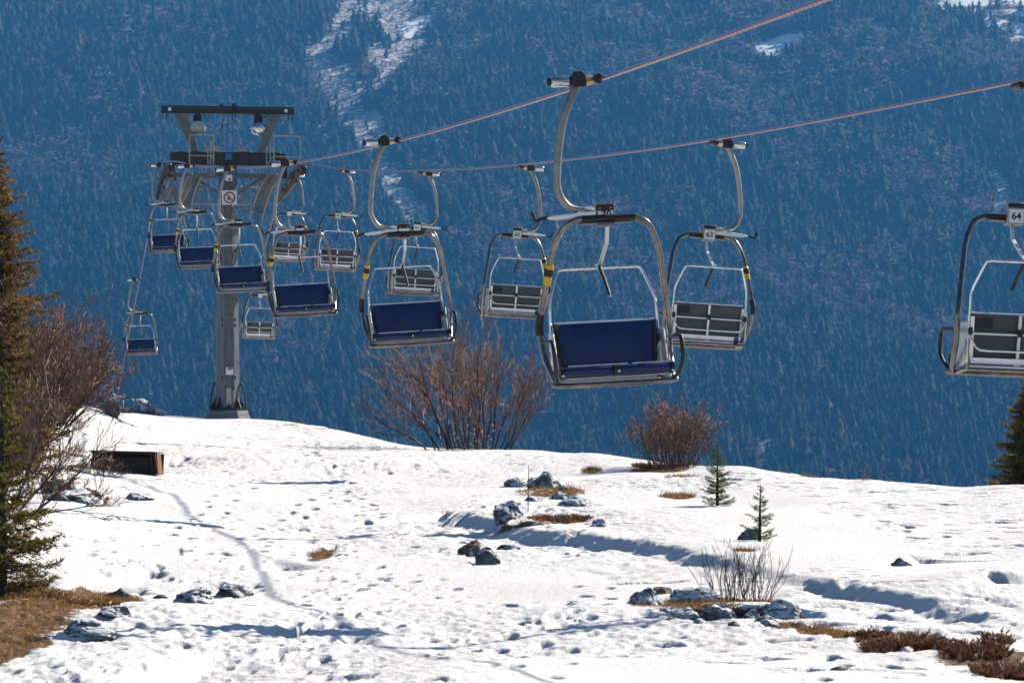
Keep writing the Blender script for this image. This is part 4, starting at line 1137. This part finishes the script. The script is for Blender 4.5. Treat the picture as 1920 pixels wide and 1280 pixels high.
# dry grass lying on the thawed patches
r = random.Random(77); gb = MB()
for (px, py, hw, dy, s) in PATCH:
    if s < .6 or (1600 < px): continue
    u, d = at(px, py); rx = hw / F * d; area = rx * dy
    for k in range(int(min(2600, 900 * area + 260))):
        a = r.uniform(0, 2 * PI); q = r.random() ** .5
        x = u * d + math.cos(a) * q * rx * .95; y = d + math.sin(a) * q * dy * .95
        if gb_(x, y) < .42: continue
        z = gz(x, y); h = r.uniform(.03, .085) * (1.1 if d < 45 else 1.6)
        lean = Vector((r.uniform(-1, 1), r.uniform(-1, 1), r.uniform(.15, 1.0))).normalized()
        tri_needle(gb, Vector((x, y, z - .005)), lean, h, .004 if d < 45 else .006, r)
g = gb.build('dry_grass', M['drygrass'], None, smooth=False); tag(g, 'dry brown grass on the thawed patches', 'grass', kind='stuff')

# ------------------------------------------------------------------ rocks
def rock(px, py, wpx, hpx, seed, label, mat='rock', dep=.8, group='rocks showing through the snow', sink=.38):
    p = spot(px, py); d = p.y; w = wpx / F * d; h = hpx / F * d
    import bmesh
    bm = bmesh.new(); bmesh.ops.create_icosphere(bm, subdivisions=5, radius=1)
    off = Vector((seed * 3.7, seed * 1.3, seed * 2.1)); rr_ = random.Random(seed)
    planes = [(Vector((rr_.uniform(-1, 1), rr_.uniform(-1, 1), rr_.uniform(-.6, 1))).normalized(), rr_.uniform(.55, .9)) for _ in range(9)]
    for v in bm.verts:
        q = v.co.copy()
        for (nn, lim) in planes:
            e = q.dot(nn) - lim
            if e > 0: q -= nn * e * .85
        q *= 1 + .30 * mnoise.noise(v.co * 1.3 + off) - .30 * max(0, .35 - abs(mnoise.noise(v.co * 1.9 + off) * 2)) + .07 * mnoise.noise(v.co * 5 + off) + .035 * mnoise.noise(v.co * 12 + off)
        v.co = Vector((q.x * w * .56, q.y * w * .5 * dep, q.z * h * .75))
    me = bpy.data.meshes.new('rock'); bm.to_mesh(me); bm.free()
    me.materials.append(M[mat]); me.polygons.foreach_set('use_smooth', [True] * len(me.polygons))
    try: me.set_sharp_from_angle(angle=R(32))
    except Exception: pass
    o = bpy.data.objects.new('rock', me); COL.objects.link(o)
    o.location = p + Vector((0, 0, h * (.5 - sink))); o.rotation_euler = (0, 0, rr_.uniform(-.4, .4))
    return tag(o, label, 'rock', group)
rock(878, 1038, 46, 34, 1, 'round brown boulder, left one of the pair in the middle of the slope', 'rockbare', .9)
rock(915, 1053, 46, 34, 2, 'round snow-dusted boulder, right one of the pair in the middle of the slope', 'rock', .9)
rock(957, 978, 66, 46, 3, 'jagged dark rock left of the brown turf strip at the drift bank')
rock(1022, 922, 54, 36, 4, 'largest rock of the upper outcrop by the thin stake')
rock(975, 912, 46, 20, 5, 'low flat rock at the left end of the upper outcrop')
rock(1048, 938, 40, 18, 6, 'small rock between the two bigger rocks of the upper outcrop')
rock(1075, 950, 68, 24, 7, 'long flat rock at the right end of the upper outcrop')
rock(1123, 990, 34, 18, 8, 'small pale rock right of the brown turf strip')
rock(1006, 905, 20, 12, 9, 'topmost small dark stone of the upper outcrop', 'rockbare')
rock(903, 1012, 30, 15, 10, 'low rock above the boulder pair', 'rockbare')
rock(952, 1024, 48, 16, 11, 'long low rock right of the boulder pair', 'rock')
rock(358, 1130, 78, 40, 12, 'big snow-dusted rock at lower left, left of its smaller neighbour')
rock(440, 1112, 64, 28, 13, 'narrow dark rock right of the big rock at lower left')
rock(224, 1103, 40, 20, 14, 'small earthy stone above the dry grass', 'rockbare')
rock(170, 1203, 125, 40, 15, 'large earthy rock below the dry grass at lower left', 'rock')
rock(258, 936, 52, 14, 16, 'flat stone alone on the snow below the wooden box')
rock(1212, 1130, 66, 42, 17, 'pale pointed rock at the left end of the bush outcrop')
rock(1292, 1120, 84, 34, 18, 'broad dark rock behind, left of the twiggy bush')
rock(1342, 1155, 64, 38, 19, 'rounded rock directly in front of the twiggy bush')
rock(1276, 1165, 56, 24, 20, 'snow-covered low rock in front of the broad dark rock')
rock(1462, 1155, 74, 44, 21, 'biggest rock at the right end of the bush outcrop')
rock(1376, 1180, 22, 11, 22, 'tiny dark stone lying on the snow below the bush outcrop', 'rockbare')
rock(1440, 1170, 44, 22, 23, 'small snowy rock left of the biggest rock in the bush outcrop')
rock(1408, 1012, 40, 28, 24, 'small rock leaning against the thin young fir')
rock(1690, 1056, 34, 18, 25, 'small snowy rock alone on the slope below the right dip')
rock(262, 766, 44, 30, 26, 'snow-capped rock on the crest left of the tower, taller of two')
rock(292, 778, 34, 22, 27, 'lower snow-capped rock on the crest, next to the tower')
rock(208, 795, 34, 34, 28, 'dark upright stone on the left bank above the wooden box', 'rockbare')
rock(150, 955, 84, 36, 29, 'dark earthy rock beside the fir at left')
rock(110, 925, 60, 30, 30, 'smaller earthy rock behind the one beside the fir', 'rockbare')
rock(1570, 1256, 30, 8, 31, 'thin dark stone on the snow near the bottom edge', 'rockbare')
rock(75, 800, 90, 40, 33, 'snowy boulder on the left bank under the reddish shrubs')
rock(105, 960, 50, 26, 34, 'dark stone against the dark fir, lowest of the earthy rocks', 'rockbare')
rock(168, 930, 40, 22, 35, 'small dark stone right of the earthy rocks at left', 'rockbare')
rock(1320, 1122, 50, 26, 36, 'dark rock under the left twigs of the twiggy bush')
rock(1410, 1160, 40, 24, 37, 'mottled stone in the heather under the twiggy bush')
rock(1000, 940, 34, 16, 38, 'small rock just right of the jagged dark rock')
rock(1110, 880, 30, 8, 32, 'flat brown stone alone below the crest', 'rockbare')

for (px, py, w_, h_, sd, lab) in [(1000, 906, 26, 14, 51, 'small stone between the flat rock and the largest rock of the upper outcrop'), (1060, 925, 24, 14, 52, 'small stone above the long flat rock of the upper outcrop'), (1095, 962, 24, 10, 53, 'small stone below the right end of the long flat rock'), (1240, 1108, 40, 18, 54, 'low stone behind the pale pointed rock of the bush outcrop'), (1255, 1148, 34, 16, 55, 'small stone between the pale pointed rock and the snow-covered low rock'), (1310, 1172, 28, 12, 56, 'small stone in front of the rounded rock of the bush outcrop'), (1500, 1170, 30, 16, 57, 'small stone at the start of the dry grass strip'), (1420, 1178, 28, 12, 58, 'dark chip of stone below the small snowy rock', ), (870, 1012, 22, 10, 59, 'tiny stone above the brown boulder'), (300, 1118, 24, 10, 60, 'tiny stone left of the big rock at lower left'), (215, 1165, 60, 26, 61, 'earthy stone at the edge of the thawed patch'), (1700, 1226, 30, 12, 62, 'small stone peeping out under the broadest heather clump')]:
    rock(px, py, w_, h_, sd, lab, 'rock' if sd % 3 else 'rockbare')

# stakes
for (px, py, h, lab) in [(990, 968, .64, 'thin leaning stake beside the jagged dark rock'), (836, 966, .12, 'short dark stake on the drift bank')]:
    p = spot(px, py); mb = MB(); mb.tube([(0, 0, -.1), (.004, 0, h * .6), (.012, 0, h)], [.006, .005, .004], 6)
    o = mb.build('stake', M['bark']); o.location = p; tag(o, lab, 'stake', 'stakes in the snow')

# wooden box half sunk in the snow
p = spot(232, 884)
box = empty('wooden_box', p + Vector((0, 0, -.03)), (R(-4), R(1), R(-7)))
tag(box, 'open dark wooden box with orange end boards half sunk in the snow', 'wooden box')
W_, H_, Dp = .64, .37, .7
mb = MB(); mb.box((0, Dp / 2, H_ / 2), (2 * W_, .03, H_)); mb.build('back_board', M['wood_dark'], box, smooth=False)
mb = MB(); mb.box((-.02, .08, H_ / 2 - .04), (2 * W_ - .12, .03, H_ - .06)); mb.build('front_board', M['wood_dark'], box, smooth=False)
for s in (-1, 1):
    mb = MB(); mb.prism([(s * W_, -.02, 0), (s * W_, Dp / 2, 0), (s * (W_ - .05), Dp / 2, H_), (s * (W_ - .05), .02, H_)], (-s * .03, 0, 0)); mb.build('end_board', M['wood_orange'], box, smooth=False)
    mb = MB(); mb.bar((s * (W_ - .02), .0, 0), (s * (W_ - .09), .02, H_ - .02), .05, .05); mb.bar((s * (W_ - .11), .03, 0), (s * (W_ - .16), .03, H_ - .02), .035, .035); mb.build('corner_post', M['wood_orange'], box, smooth=False)
mb = MB(); mb.box((-.02, .01, H_ - .005), (2 * W_ - .1, .05, .03)); mb.build('front_rail', M['wood_orange'], box, smooth=False)
mb = MB(); mb.box((-.02, Dp / 2 - .16, H_ + .022), (2 * W_ - .06, Dp - .1, .02)); mb.build('lid', M['tarp'], box, smooth=False)
bare_shrub('brushwood', spot(192, 886) + Vector((0, -.18, 0)), 60, .52, 1.05, 51, 'heap of pale dry brushwood against the left end of the wooden box', 'bush', nb=(4, 3), rad=.005, twig='twig', stem='twigdark', spread=.6, up=.1, base_r=.28, minr=.0022)

# ------------------------------------------------------------------ haze: the air of the valley
hz_lo, hz_hi = -420.0, 640.0
hm = bpy.data.materials.new('valley_air'); hm.use_nodes = True
t = hm.node_tree
for nd in list(t.nodes):
    if nd.type != 'OUTPUT_MATERIAL': t.nodes.remove(nd)
vol = t.nodes.new('ShaderNodeVolumePrincipled')
vol.inputs['Color'].default_value = (.10, .45, .98, 1)
vol.inputs['Density'].default_value = .000115
vol.inputs['Anisotropy'].default_value = .1
t.links.new(vol.outputs[0], t.nodes['Material Output'].inputs['Volume'])
mb = MB(); mb.box((0, 1690, (hz_lo + hz_hi) / 2), (3300, 3700, hz_hi - hz_lo))
hz = mb.build('haze', hm, None, smooth=False); tag(hz, kind='stuff')
print('forest trees', nt, 'ground verts', nr * nc, 'mountain z', MZ.min(), MZ.max())
